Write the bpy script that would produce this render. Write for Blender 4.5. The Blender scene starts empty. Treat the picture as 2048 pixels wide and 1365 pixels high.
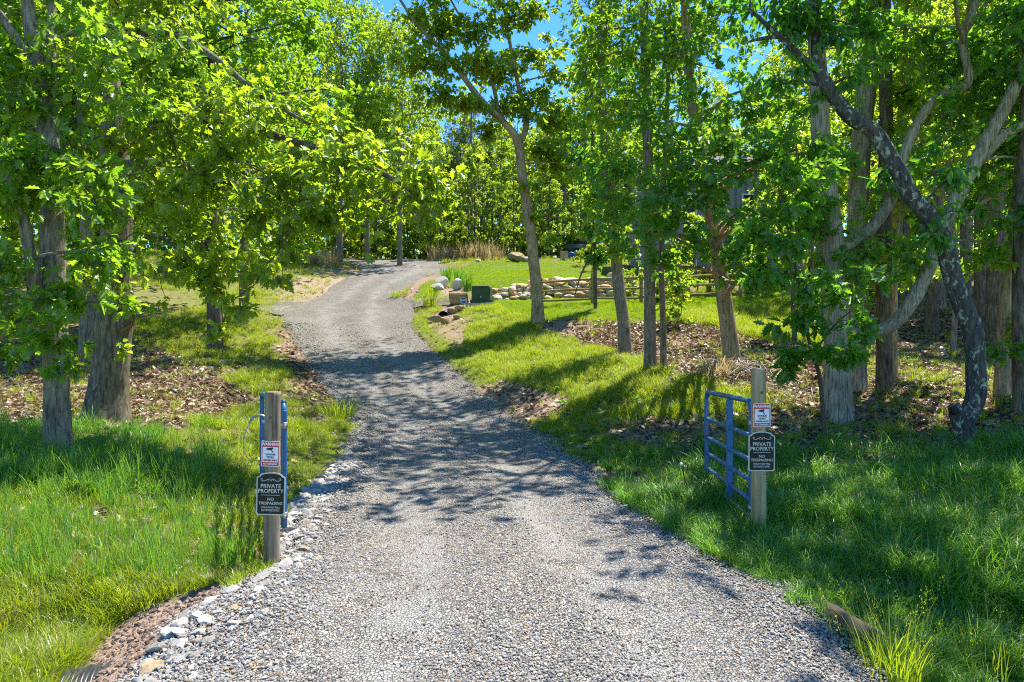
import bpy, bmesh, math, random
import numpy as np
from mathutils import Vector, Matrix, Quaternion

# ------------------------------------------------------------------ camera, sky, sun, exposure
sc = bpy.context.scene
C = sc.collection
R = math.radians
F = 2048 * 24 / 36.0            # focal length in photograph pixels
EYE = 1.65
cam = bpy.data.objects.new('camera', bpy.data.cameras.new('camera'))
C.objects.link(cam)
cam.data.lens = 24; cam.data.sensor_width = 36; cam.data.sensor_fit = 'HORIZONTAL'
cam.data.clip_start = 0.05; cam.data.clip_end = 2000
cam.location = (0, 0, EYE); cam.rotation_euler = (R(90), 0, 0)
sc.camera = cam

SUN_EL, SUN_AZ = R(65), R(40)   # azimuth clockwise from +Y
world = bpy.data.worlds.new('World'); sc.world = world; world.use_nodes = True
wn = world.node_tree.nodes; wl = world.node_tree.links
sky = wn.new('ShaderNodeTexSky'); sky.sky_type = 'NISHITA'; sky.sun_disc = False
sky.sun_elevation = SUN_EL; sky.sun_rotation = SUN_AZ
sky.air_density = 1.0; sky.dust_density = 0.0; sky.ozone_density = 8.0; sky.altitude = 300
bg = wn['Background']; bg.inputs['Strength'].default_value = 0.128
hsv = wn.new('ShaderNodeHueSaturation'); hsv.inputs['Saturation'].default_value = 1.18
wl.new(sky.outputs['Color'], hsv.inputs['Color']); wl.new(hsv.outputs['Color'], bg.inputs['Color'])
sun = bpy.data.objects.new('sun', bpy.data.lights.new('sun', 'SUN'))
C.objects.link(sun)
sun.data.energy = 4.8; sun.data.angle = R(0.53); sun.data.color = (1.0, 0.94, 0.82)
sdir = Vector((math.sin(SUN_AZ) * math.cos(SUN_EL), math.cos(SUN_AZ) * math.cos(SUN_EL), math.sin(SUN_EL)))
sun.rotation_euler = sdir.to_track_quat('Z', 'Y').to_euler()
sun.location = (20, 20, 40)
vs = sc.view_settings
vs.view_transform = 'Standard'; vs.look = 'None'; vs.gamma = 1; vs.use_curve_mapping = False
vs.exposure = 1.33
cy = sc.cycles
cy.max_bounces = 4; cy.diffuse_bounces = 4; cy.glossy_bounces = 1; cy.transmission_bounces = 2
cy.transparent_max_bounces = 4; cy.sample_clamp_indirect = 6
cy.use_denoising = False
cy.filter_width = 1.1
cy.use_adaptive_sampling = False

rng = np.random.default_rng(7)

# ------------------------------------------------------------------ helpers: numbers
def W(px, py, d):
    return np.array([(px - 1024) / F * d, d, EYE - (py - 682.5) / F * d])

def vnoise(x, y, seed=0):
    x = np.asarray(x, float); y = np.asarray(y, float)
    xi = np.floor(x).astype(np.int64); yi = np.floor(y).astype(np.int64)
    xf = x - xi; yf = y - yi
    u = xf * xf * (3 - 2 * xf); v = yf * yf * (3 - 2 * yf)
    def h(a, b):
        n = (a * 374761393 + b * 668265263 + seed * 2147483647) & 0xFFFFFFFF
        n = ((n ^ (n >> 13)) * 1274126177) & 0xFFFFFFFF
        n = n ^ (n >> 16)
        return (n & 0xFFFF) / 65535.0
    return (h(xi, yi) * (1 - u) + h(xi + 1, yi) * u) * (1 - v) + (h(xi, yi + 1) * (1 - u) + h(xi + 1, yi + 1) * u) * v

def fbm(x, y, seed=0, o=3):
    s = 0; a = 1; t = 0
    for k in range(o):
        s = s + a * vnoise(x * 2 ** k, y * 2 ** k, seed + k); t += a; a *= 0.5
    return s / t

def norm(v):
    return v / (np.linalg.norm(v, axis=-1, keepdims=True) + 1e-9)

def catmull(P, n):
    P = np.asarray(P, float)
    if len(P) == 2:
        t = np.linspace(0, 1, n)[:, None]
        return P[0] * (1 - t) + P[1] * t
    Q = np.vstack([2 * P[0] - P[1], P, 2 * P[-1] - P[-2]])
    m = len(P) - 1
    t = np.linspace(0, m - 1e-6, n); i = t.astype(int); f = (t - i)[:, None]
    a, b, c, d = Q[i], Q[i + 1], Q[i + 2], Q[i + 3]
    return 0.5 * (2 * b + (c - a) * f + (2 * a - 5 * b + 4 * c - d) * f ** 2 + (3 * b - a - 3 * c + d) * f ** 3)

def in_poly(x, y, poly):
    x = np.asarray(x, float); y = np.asarray(y, float)
    inside = np.zeros(x.shape, bool); n = len(poly); j = n - 1
    for i in range(n):
        xi, yi = poly[i]; xj, yj = poly[j]
        if yi != yj:
            c = ((yi > y) != (yj > y)) & (x < (xj - xi) * (y - yi) / (yj - yi) + xi)
            inside ^= c
        j = i
    return inside

# ------------------------------------------------------------------ helpers: objects
def link(name, me, parent=None, loc=None, **props):
    o = bpy.data.objects.new(name, me); C.objects.link(o)
    if parent: o.parent = parent
    if loc is not None: o.location = tuple(float(v) for v in loc)
    for k, v in props.items(): o[k] = v
    return o

def thing(name, label, cat, loc=(0, 0, 0), group=None, rz=0):
    o = link(name, None, None, loc, label=label, category=cat)
    o.empty_display_size = 0.2
    o.rotation_euler = (0, 0, rz)
    if group: o['group'] = group
    return o

def tag(o, label, cat, group=None):
    o['label'] = label; o['category'] = cat
    if group: o['group'] = group
    return o

def mesh_np(name, V, polys, mats, shade=None, smooth=False, mat_idx=None):
    """polys: list of (m,k) int arrays"""
    me = bpy.data.meshes.new(name)
    V = np.asarray(V, np.float32)
    me.vertices.add(len(V)); me.vertices.foreach_set('co', V.ravel())
    flat = np.concatenate([p.ravel() for p in polys]).astype(np.int32)
    tot = np.concatenate([np.full(len(p), p.shape[1]) for p in polys]).astype(np.int32)
    st = np.concatenate([[0], np.cumsum(tot)[:-1]]).astype(np.int32)
    me.loops.add(len(flat)); me.loops.foreach_set('vertex_index', flat)
    me.polygons.add(len(tot)); me.polygons.foreach_set('loop_start', st); me.polygons.foreach_set('loop_total', tot)
    if smooth: me.polygons.foreach_set('use_smooth', np.ones(len(tot), bool))
    for m in (mats if isinstance(mats, (list, tuple)) else [mats]): me.materials.append(m)
    if mat_idx is not None: me.polygons.foreach_set('material_index', np.asarray(mat_idx, np.int32))
    me.update(calc_edges=True)
    if shade is not None:
        at = me.attributes.new('shade', 'FLOAT', 'POINT'); at.data.foreach_set('value', np.asarray(shade, np.float32))
    me.validate()
    return me

def bm_mesh(name, bm, mat, smooth=False):
    me = bpy.data.meshes.new(name); bm.to_mesh(me); bm.free()
    for m in (mat if isinstance(mat, (list, tuple)) else [mat]): me.materials.append(m)
    if smooth:
        for p in me.polygons: p.use_smooth = True
    return me

def bm_box(bm, lo, hi, bevel=0.0):
    c = [(a + b) / 2 for a, b in zip(lo, hi)]; s = [b - a for a, b in zip(lo, hi)]
    r = bmesh.ops.create_cube(bm, size=1, matrix=Matrix.Translation(c) @ Matrix.Diagonal((*s, 1)))
    if bevel > 0:
        es = list({e for v in r['verts'] for e in v.link_edges})
        bmesh.ops.bevel(bm, geom=es, offset=bevel, segments=2, affect='EDGES', profile=0.6)

# tubes: one builder for trunks, limbs, bars, cables
class Tubes:
    def __init__(s): s.V = []; s.Q = []; s.T = []; s.n = 0
    def add(s, pts, rad, seg=8, res=None, bark=0.0, bfreq=(9, 3), seed=0, cap=True, flare=0.0, flat=None):
        pts = np.asarray(pts, float)
        m = res or max(2, len(pts))
        P = catmull(pts, m)
        rad = np.atleast_1d(np.asarray(rad, float))
        if len(rad) == 1: rad = np.repeat(rad, 2)
        r = np.interp(np.linspace(0, 1, m), np.linspace(0, 1, len(rad)), rad)
        T = norm(np.gradient(P, axis=0))
        ref = np.array([1.0, 0, 0]) if abs(T[0][0]) < 0.8 else np.array([0, 1.0, 0])
        N = np.zeros_like(P)
        nv = ref - T[0] * np.dot(ref, T[0]); nv /= np.linalg.norm(nv)
        for i in range(m):
            nv = nv - T[i] * np.dot(nv, T[i]); nv /= (np.linalg.norm(nv) + 1e-9); N[i] = nv
        B = np.cross(T, N)
        th = np.linspace(0, 2 * np.pi, seg, endpoint=False)
        rr = np.repeat(r[:, None], seg, 1)
        L = np.concatenate([[0], np.cumsum(np.linalg.norm(np.diff(P, axis=0), axis=1))])
        if bark > 0:
            tt = np.tile(th / (2 * np.pi), (m, 1)); LL = np.repeat(L[:, None], seg, 1)
            a = vnoise(tt * bfreq[0] * 2, LL * bfreq[1], seed) * 2 - 1
            # wrap seam
            w = np.clip((tt - 0.85) / 0.15, 0, 1)
            a0 = vnoise((tt - 1) * bfreq[0] * 2, LL * bfreq[1], seed) * 2 - 1
            a = a * (1 - w) + a0 * w
            big = fbm(np.cos(2 * np.pi * tt) * 1.3 + seed, LL * 0.9 + np.sin(2 * np.pi * tt) * 1.3, seed + 5) * 2 - 1
            rr = rr * (1 + bark * a + bark * 1.2 * big)
        if flare > 0:
            lob = 0.6 + 0.4 * np.sin(th * 4 + seed) + 0.25 * np.sin(th * 7 + seed * 2)
            rr = rr * (1 + flare * np.exp(-L / 0.34)[:, None] * np.clip(lob, 0.1, 2)[None])
        V = P[:, None, :] + rr[..., None] * (np.cos(th)[None, :, None] * N[:, None, :] + np.sin(th)[None, :, None] * B[:, None, :])
        i = np.arange(m - 1)[:, None] * seg; j = np.arange(seg)[None]; k = (j + 1) % seg
        Q = np.stack([i + j, i + k, i + seg + k, i + seg + j], -1).reshape(-1, 4) + s.n
        s.V.append(V.reshape(-1, 3)); s.Q.append(Q); base = s.n; s.n += m * seg
        if cap:
            for e, ring in ((0, 0), (1, m - 1)):
                s.V.append(P[ring:ring + 1]); c = s.n; s.n += 1
                a_ = base + ring * seg + np.arange(seg); b_ = base + ring * seg + (np.arange(seg) + 1) % seg
                t = np.stack([b_, a_, np.full(seg, c)], -1) if e == 0 else np.stack([a_, b_, np.full(seg, c)], -1)
                s.T.append(t)
        return P, r
    def mesh(s, name, mat, origin=(0, 0, 0), smooth=True):
        V = np.vstack(s.V) - np.asarray(origin)[None]
        polys = [np.vstack(s.Q)] + ([np.vstack(s.T)] if s.T else [])
        return mesh_np(name, V, polys, mat, smooth=smooth)

# ------------------------------------------------------------------ materials
def new_mat(name):
    m = bpy.data.materials.new(name); m.use_nodes = True
    nt = m.node_tree; nt.nodes.clear()
    out = nt.nodes.new('ShaderNodeOutputMaterial')
    return m, nt, out

def N_(nt, typ, **kw):
    n = nt.nodes.new(typ)
    for k, v in kw.items():
        if hasattr(n, k): setattr(n, k, v)
    return n

def ramp(nt, stops):
    r = nt.nodes.new('ShaderNodeValToRGB'); cr = r.color_ramp
    while len(cr.elements) < len(stops): cr.elements.new(0.5)
    for e, (p, c) in zip(cr.elements, stops):
        e.position = p; e.color = (*c, 1)
    return r

def noise_node(nt, scale, detail=4, rough=0.6, coord='Object', stretch=(1, 1, 1), dist=0.0):
    tc = nt.nodes.new('ShaderNodeTexCoord'); mp = nt.nodes.new('ShaderNodeMapping')
    mp.inputs['Scale'].default_value = stretch
    nt.links.new(tc.outputs[coord], mp.inputs['Vector'])
    n = nt.nodes.new('ShaderNodeTexNoise')
    n.inputs['Scale'].default_value = scale; n.inputs['Detail'].default_value = detail
    n.inputs['Roughness'].default_value = rough; n.inputs['Distortion'].default_value = dist
    nt.links.new(mp.outputs[0], n.inputs['Vector'])
    return n

def simple_mat(name, stops, scale=5, detail=5, rough=0.8, bump=0.3, bscale=None, metal=0.0, stretch=(1, 1, 1), rand=0.0, bdist=0.01, spec=0.3, coord='Object'):
    m, nt, out = new_mat(name); L = nt.links
    p = nt.nodes.new('ShaderNodeBsdfPrincipled')
    p.inputs['Roughness'].default_value = rough; p.inputs['Metallic'].default_value = metal
    p.inputs['Specular IOR Level'].default_value = spec
    n = noise_node(nt, scale, detail, 0.65, coord, stretch)
    cr = ramp(nt, stops); L.new(n.outputs['Fac'], cr.inputs['Fac'])
    col = cr.outputs['Color']
    if rand > 0:
        oi = nt.nodes.new('ShaderNodeObjectInfo')
        hs = nt.nodes.new('ShaderNodeHueSaturation')
        mr = nt.nodes.new('ShaderNodeMapRange'); mr.inputs['To Min'].default_value = 1 - rand; mr.inputs['To Max'].default_value = 1 + rand
        L.new(oi.outputs['Random'], mr.inputs['Value']); L.new(mr.outputs[0], hs.inputs['Value']); L.new(col, hs.inputs['Color'])
        col = hs.outputs['Color']
    L.new(col, p.inputs['Base Color'])
    if bump > 0:
        b = nt.nodes.new('ShaderNodeBump'); b.inputs['Strength'].default_value = bump; b.inputs['Distance'].default_value = bdist
        n2 = noise_node(nt, bscale or scale * 3, 6, 0.7, coord, stretch)
        L.new(n2.outputs['Fac'], b.inputs['Height']); L.new(b.outputs[0], p.inputs['Normal'])
    L.new(p.outputs[0], out.inputs[0])
    return m

def leaf_mat(name, dark, light, tdark, tlight, trans=0.5, rand=0.12, gloss=0.035):
    m, nt, out = new_mat(name); L = nt.links
    at = nt.nodes.new('ShaderNodeAttribute'); at.attribute_name = 'shade'
    oi = nt.nodes.new('ShaderNodeObjectInfo')
    ma = nt.nodes.new('ShaderNodeMath'); ma.operation = 'MULTIPLY_ADD'
    ma.inputs[1].default_value = rand * 2; L.new(oi.outputs['Random'], ma.inputs[0]); 
    su = nt.nodes.new('ShaderNodeMath'); su.operation = 'SUBTRACT'; su.inputs[1].default_value = rand
    L.new(at.outputs['Fac'], su.inputs[0]); L.new(su.outputs[0], ma.inputs[2])
    r1 = ramp(nt, [(0.0, dark), (1.0, light)]); r2 = ramp(nt, [(0.0, tdark), (1.0, tlight)])
    L.new(ma.outputs[0], r1.inputs['Fac']); L.new(ma.outputs[0], r2.inputs['Fac'])
    d = nt.nodes.new('ShaderNodeBsdfDiffuse'); t = nt.nodes.new('ShaderNodeBsdfTranslucent')
    L.new(r1.outputs[0], d.inputs['Color']); L.new(r2.outputs[0], t.inputs['Color'])
    mx = nt.nodes.new('ShaderNodeMixShader'); mx.inputs[0].default_value = trans
    L.new(d.outputs[0], mx.inputs[1]); L.new(t.outputs[0], mx.inputs[2])
    g = nt.nodes.new('ShaderNodeBsdfGlossy'); g.inputs['Roughness'].default_value = 0.38
    g.inputs['Color'].default_value = (0.9, 0.95, 1, 1)
    m2 = nt.nodes.new('ShaderNodeMixShader'); m2.inputs[0].default_value = gloss
    L.new(mx.outputs[0], m2.inputs[1]); L.new(g.outputs[0], m2.inputs[2])
    L.new(m2.outputs[0], out.inputs[0])
    return m

def bark_mat(name, dark, mid, light, lichen=None, lich_amt=0.55, fscale=26, stretch=(1, 1, 0.16), lscale=9, lsoft=0.06):
    m, nt, out = new_mat(name); L = nt.links
    p = nt.nodes.new('ShaderNodeBsdfPrincipled'); p.inputs['Roughness'].default_value = 0.92
    p.inputs['Specular IOR Level'].default_value = 0.15
    n = noise_node(nt, fscale, 6, 0.7, 'Object', stretch, 0.6)
    cr = ramp(nt, [(0.32, dark), (0.5, mid), (0.7, light)]); L.new(n.outputs['Fac'], cr.inputs['Fac'])
    big = noise_node(nt, 2.2, 3, 0.5)
    mr = nt.nodes.new('ShaderNodeMapRange'); mr.inputs['From Min'].default_value = 0.3; mr.inputs['From Max'].default_value = 0.7
    mr.inputs['To Min'].default_value = 0.72; mr.inputs['To Max'].default_value = 1.2
    L.new(big.outputs['Fac'], mr.inputs['Value'])
    mu = nt.nodes.new('ShaderNodeMix'); mu.data_type = 'RGBA'; mu.blend_type = 'MULTIPLY'; mu.inputs[0].default_value = 1
    L.new(cr.outputs[0], mu.inputs[6]); L.new(mr.outputs[0], mu.inputs[7])
    col = mu.outputs[2]
    if lichen:
        ln = noise_node(nt, lscale, 8, 0.68, 'Object', (1, 1, 0.7), 0.6)
        lr = ramp(nt, [(lich_amt, (0, 0, 0)), (lich_amt + lsoft, (1, 1, 1))]); L.new(ln.outputs['Fac'], lr.inputs['Fac'])
        mx = nt.nodes.new('ShaderNodeMix'); mx.data_type = 'RGBA'
        L.new(lr.outputs[0], mx.inputs[0]); L.new(col, mx.inputs[6]); mx.inputs[7].default_value = (*lichen, 1)
        col = mx.outputs[2]
    L.new(col, p.inputs['Base Color'])
    b = nt.nodes.new('ShaderNodeBump'); b.inputs['Strength'].default_value = 0.9; b.inputs['Distance'].default_value = 0.02
    L.new(n.outputs['Fac'], b.inputs['Height']); L.new(b.outputs[0], p.inputs['Normal'])
    L.new(p.outputs[0], out.inputs[0])
    return m

M = {}
M['leaf_oak'] = leaf_mat('oak_leaf', (0.05, 0.13, 0.008), (0.15, 0.28, 0.015), (0.18, 0.44, 0.01), (0.52, 0.74, 0.03), 0.55)
M['leaf_deep'] = leaf_mat('deep_leaf', (0.04, 0.13, 0.012), (0.10, 0.25, 0.02), (0.10, 0.40, 0.015), (0.36, 0.66, 0.03), 0.52, gloss=0.04)
M['leaf_yellow'] = leaf_mat('backlit_leaf', (0.07, 0.14, 0.008), (0.18, 0.29, 0.015), (0.28, 0.48, 0.01), (0.66, 0.80, 0.03), 0.56)  # yellower copy of the oak leaf, backlight put into its colours
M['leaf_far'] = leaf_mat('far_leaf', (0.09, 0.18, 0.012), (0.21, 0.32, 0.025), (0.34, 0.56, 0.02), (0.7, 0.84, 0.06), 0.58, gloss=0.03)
M['needle'] = leaf_mat('pine_needle', (0.09, 0.12, 0.03), (0.17, 0.21, 0.06), (0.14, 0.2, 0.04), (0.28, 0.34, 0.08), 0.35)
M['grass'] = leaf_mat('grass_blade', (0.11, 0.185, 0.006), (0.29, 0.36, 0.02), (0.32, 0.48, 0.008), (0.64, 0.70, 0.03), 0.46, 0.25, 0.035)
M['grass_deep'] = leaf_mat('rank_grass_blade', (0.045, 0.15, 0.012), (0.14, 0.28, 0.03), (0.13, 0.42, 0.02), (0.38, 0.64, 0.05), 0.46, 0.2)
M['lawn'] = leaf_mat('lawn_blade', (0.11, 0.21, 0.005), (0.21, 0.33, 0.01), (0.32, 0.52, 0.006), (0.55, 0.7, 0.02), 0.48, 0.15, 0.02)
M['straw'] = leaf_mat('straw_blade', (0.30, 0.21, 0.08), (0.60, 0.47, 0.24), (0.45, 0.29, 0.10), (0.7, 0.54, 0.26), 0.42, 0.2)
M['litter'] = leaf_mat('dead_leaf', (0.10, 0.06, 0.03), (0.36, 0.26, 0.165), (0.12, 0.06, 0.03), (0.3, 0.18, 0.1), 0.15, 0.3, 0.04)
M['bark_grey'] = bark_mat('grey_bark', (0.045, 0.037, 0.026), (0.23, 0.195, 0.145), (0.42, 0.37, 0.285), (0.24, 0.26, 0.20), 0.63)
M['bark_tan'] = bark_mat('tan_bark', (0.08, 0.058, 0.032), (0.34, 0.265, 0.155), (0.53, 0.43, 0.275), (0.27, 0.27, 0.2), 0.66)
M['bark_shag'] = bark_mat('shaggy_bark', (0.055, 0.044, 0.03), (0.32, 0.275, 0.2), (0.56, 0.50, 0.40), fscale=34, stretch=(1, 1, 0.09))
M['bark_oak'] = bark_mat('oak_bark', (0.03, 0.024, 0.016), (0.16, 0.135, 0.09), (0.30, 0.26, 0.185), (0.24, 0.26, 0.20), 0.60)
M['bark_lichen'] = bark_mat('lichen_bark', (0.022, 0.021, 0.02), (0.075, 0.07, 0.064), (0.15, 0.14, 0.125), (0.34, 0.38, 0.29), 0.555, lscale=13, lsoft=0.05)
M['bark_dark'] = bark_mat('dark_bark', (0.028, 0.022, 0.015), (0.14, 0.113, 0.078), (0.27, 0.225, 0.16), (0.2, 0.22, 0.16), 0.66)
M['twig'] = simple_mat('twig_bark', [(0.3, (0.05, 0.04, 0.028)), (0.7, (0.13, 0.11, 0.08))], 30, bump=0)

# ------------------------------------------------------------------ the lie of the land
DY = [(1500, 2.75), (1365, 3.3), (1250, 3.97), (1150, 4.82), (1095, 5.46), (1000, 7.1), (910, 9.9), (880, 11.4), (850, 12.9), (800, 15.6),
      (770, 17.3), (745, 18.7), (700, 21.8), (665, 25.0), (640, 27.5), (620, 29.5), (600, 31.5), (580, 34.0), (560, 37.0), (540, 42.0), (525, 47.0), (515, 50.0)]
_dy = np.array(sorted(DY))
def drive_d(py): return float(np.interp(py, _dy[:, 0], _dy[:, 1]))
EDGE = [((270, 1365), (1745, 1345)), ((385, 1225), (1610, 1210)), ((510, 1152), (1480, 1145)), ((590, 1010), (1260, 1010)), ((640, 960), (1195, 955)),
        ((706, 895), (1110, 890)), ((700, 850), (1055, 850)), ((672, 805), (985, 800)), ((645, 770), (935, 768)), ((618, 725), (900, 725)),
        ((592, 685), (858, 690)), ((578, 655), (828, 660)), ((562, 632), (826, 640)), ((556, 618), (836, 622)), ((588, 608), (822, 605)),
        ((625, 600), (803, 596)), ((650, 583), (806, 581)), ((672, 566), (828, 565)), ((704, 549), (864, 550)), ((722, 538), (895, 541)), ((700, 527), (905, 534)), ((672, 519), (880, 525))]
CP = []
for (l, r) in EDGE[1:]:
    for (px, py) in (l, r): CP.append(tuple(W(px, py, drive_d(py))))
for px, py, d in [(1672, 845, 11), (1770, 780, 12.5), (1922, 900, 8.5), (2005, 790, 11), (1467, 722, 13.5), (1300, 745, 14.5), (1250, 705, 18.5), (1075, 648, 24),
                  (1850, 690, 20), (1975, 660, 20), (965, 606, 29), (1185, 608, 27), (1375, 602, 27.5), (1585, 590, 29), (1450, 622, 23.5), (1450, 668, 19.5),
                  (1000, 524, 46), (1120, 529, 45), (1200, 553, 38.5), (1000, 601, 30), (1100, 601, 29.5), (1240, 602, 29.3), (1000, 566, 32.5), (1150, 566, 33), (880, 585, 31.5), (900, 560, 36),
                  (215, 840, 11), (500, 740, 17), (350, 650, 24), (450, 600, 30), (600, 550, 36.5), (620, 517, 47), (100, 720, 17), (0, 780, 13),
                  (1150, 760, 15), (1120, 700, 19.5), (1000, 700, 21), (1300, 850, 11), (1450, 800, 11.5), (1600, 770, 13), (900, 640, 26.5), (1440, 550, 37), (1600, 560, 34)]:
    CP.append(tuple(W(px, py, d)))
CP += [(2.06, 5.7, 0.03), (-1.87, 5.3, -0.13), (4.6, 6.5, 0.13), (3.2, 5.0, -0.02), (2.7, 3.6, -0.35), (4.5, 3.8, -0.25), (3.3, 2.2, -0.4), (-5.4, 8.0, 0.28), (-4.6, 6.5, 0.06), (-3.4, 5.2, -0.12),
       (-2.75, 4.25, -0.42), (-4.2, 3.6, -0.3), (-3.4, 2.6, -0.5), (0, 3.3, 0.0), (0, 5, 0.0), (0.1, 8, 0.0), (-8, 5, 0.1), (8, 6, 0.4),
       (2.15, 7.6, 0.0), (-2.7, 7.4, 0.0), (0, 1, 0), (0, -4, 0), (-6, -4, -.3), (6, -4, -.3), (-20, -10, -.3), (20, -10, 0.2), (-20, 5, 1.2), (20, 5, 1.3),
       (25, 14, 2.2), (22, 25, 3.6), (30, 38, 6.0), (-25, 14, 2.2), (-24, 28, 4.6), (-32, 42, 7.2), (14, 44, 6.6), (-12, 60, 8.9), (0, 58, 8.7), (14, 60, 8.9), (-40, 62, 9.5), (40, 62, 9.5),
       (-60, 100, 13.2), (0, 100, 13.2), (60, 100, 13.2), (-80, 20, 5), (80, 20, 5), (-90, 150, 18.5), (0, 150, 18.5), (90, 150, 18.5), (-80, -20, 0), (80, -20, 0)]
CP = np.array(CP)
def _k(r2): return np.where(r2 > 1e-12, 0.5 * r2 * np.log(r2 + 1e-20), 0)
_n = len(CP)
_A = np.zeros((_n + 3, _n + 3))
_d2 = ((CP[:, None, :2] - CP[None, :, :2]) ** 2).sum(-1)
_A[:_n, :_n] = _k(_d2) + np.eye(_n) * 0.35
_A[:_n, _n] = 1; _A[:_n, _n + 1:] = CP[:, :2]; _A[_n, :_n] = 1; _A[_n + 1:, :_n] = CP[:, :2].T
_c = np.linalg.solve(_A, np.concatenate([CP[:, 2], [0, 0, 0]]))
def H0(x, y):
    x = np.atleast_1d(np.asarray(x, float)).ravel(); y = np.atleast_1d(np.asarray(y, float)).ravel()
    out = np.empty(len(x))
    for i in range(0, len(x), 20000):
        xs, ys = x[i:i + 20000], y[i:i + 20000]
        r2 = (xs[:, None] - CP[None, :, 0]) ** 2 + (ys[:, None] - CP[None, :, 1]) ** 2
        out[i:i + 20000] = _k(r2) @ _c[:_n] + _c[_n] + _c[_n + 1] * xs + _c[_n + 2] * ys
    return out
def G(px, py, dmin=2.4, dmax=120):
    d = np.arange(dmin, dmax, 0.05)
    z = EYE - (py - 682.5) / F * d
    x = (px - 1024) / F * d
    h = H0(x, d)
    hit = np.nonzero(z <= h)[0]
    i = hit[0] if len(hit) else int(np.argmin(z - h))
    return np.array([x[i], d[i], h[i]])
# edges of the gravel drive on the ground
EL = [np.array([-3.6, -5, 0]), np.array([-2.9, 0.8, 0])] + [G(*l) for l, r in EDGE]
ER = [np.array([3.6, -5, 0]), np.array([2.2, 0.8, 0])] + [G(*r) for l, r in EDGE]
EL.append(EL[-1] + np.array([-1.5, 5, 0.3])); ER.append(ER[-1] + np.array([2.5, 4.5, 0.3]))
NL = catmull(np.array(EL), 330); NR = catmull(np.array(ER), 330)
wob = fbm(np.arange(330) * 0.13, np.zeros(330), 3) - 0.5
NL[:, 0] += wob * 0.35; NR[:, 0] += (fbm(np.arange(330) * 0.17, np.ones(330) * 9, 5) - 0.5) * 0.3
DRIVE_POLY = [tuple(p[:2]) for p in NL] + [tuple(p[:2]) for p in NR[::-1]]
def rough(x, y):
    x = np.asarray(x); y = np.asarray(y)
    return (fbm(x * 0.9, y * 0.9, 11) - 0.5) * 0.16 + (fbm(x * 3.5, y * 3.5, 21) - 0.5) * 0.05
def drive_dist(x, y):
    """rough signed distance to the drive's edge, positive inside"""
    ins = in_poly(x, y, DRIVE_POLY)
    E = np.array(DRIVE_POLY)
    x = np.atleast_1d(x); y = np.atleast_1d(y); d = np.empty(len(x))
    for i in range(0, len(x), 20000):
        d[i:i + 20000] = np.sqrt(((x[i:i + 20000, None] - E[None, :, 0]) ** 2 + (y[i:i + 20000, None] - E[None, :, 1]) ** 2).min(1))
    return np.where(ins, d, -d)
def H(x, y):
    x = np.atleast_1d(np.asarray(x, float)); y = np.atleast_1d(np.asarray(y, float))
    dd = drive_dist(x, y)
    w = np.clip(-dd / 0.8, 0, 1)
    return H0(x, y) + rough(x, y) * w - 0.09 * np.clip(dd / 0.25, 0, 1)
def Hs(x, y): return float(H([x], [y])[0])
def proj(x, y, z):
    y = np.maximum(y, 0.05)
    return 1024 + x / y * F, 682.5 - (z - EYE) / y * F

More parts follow.
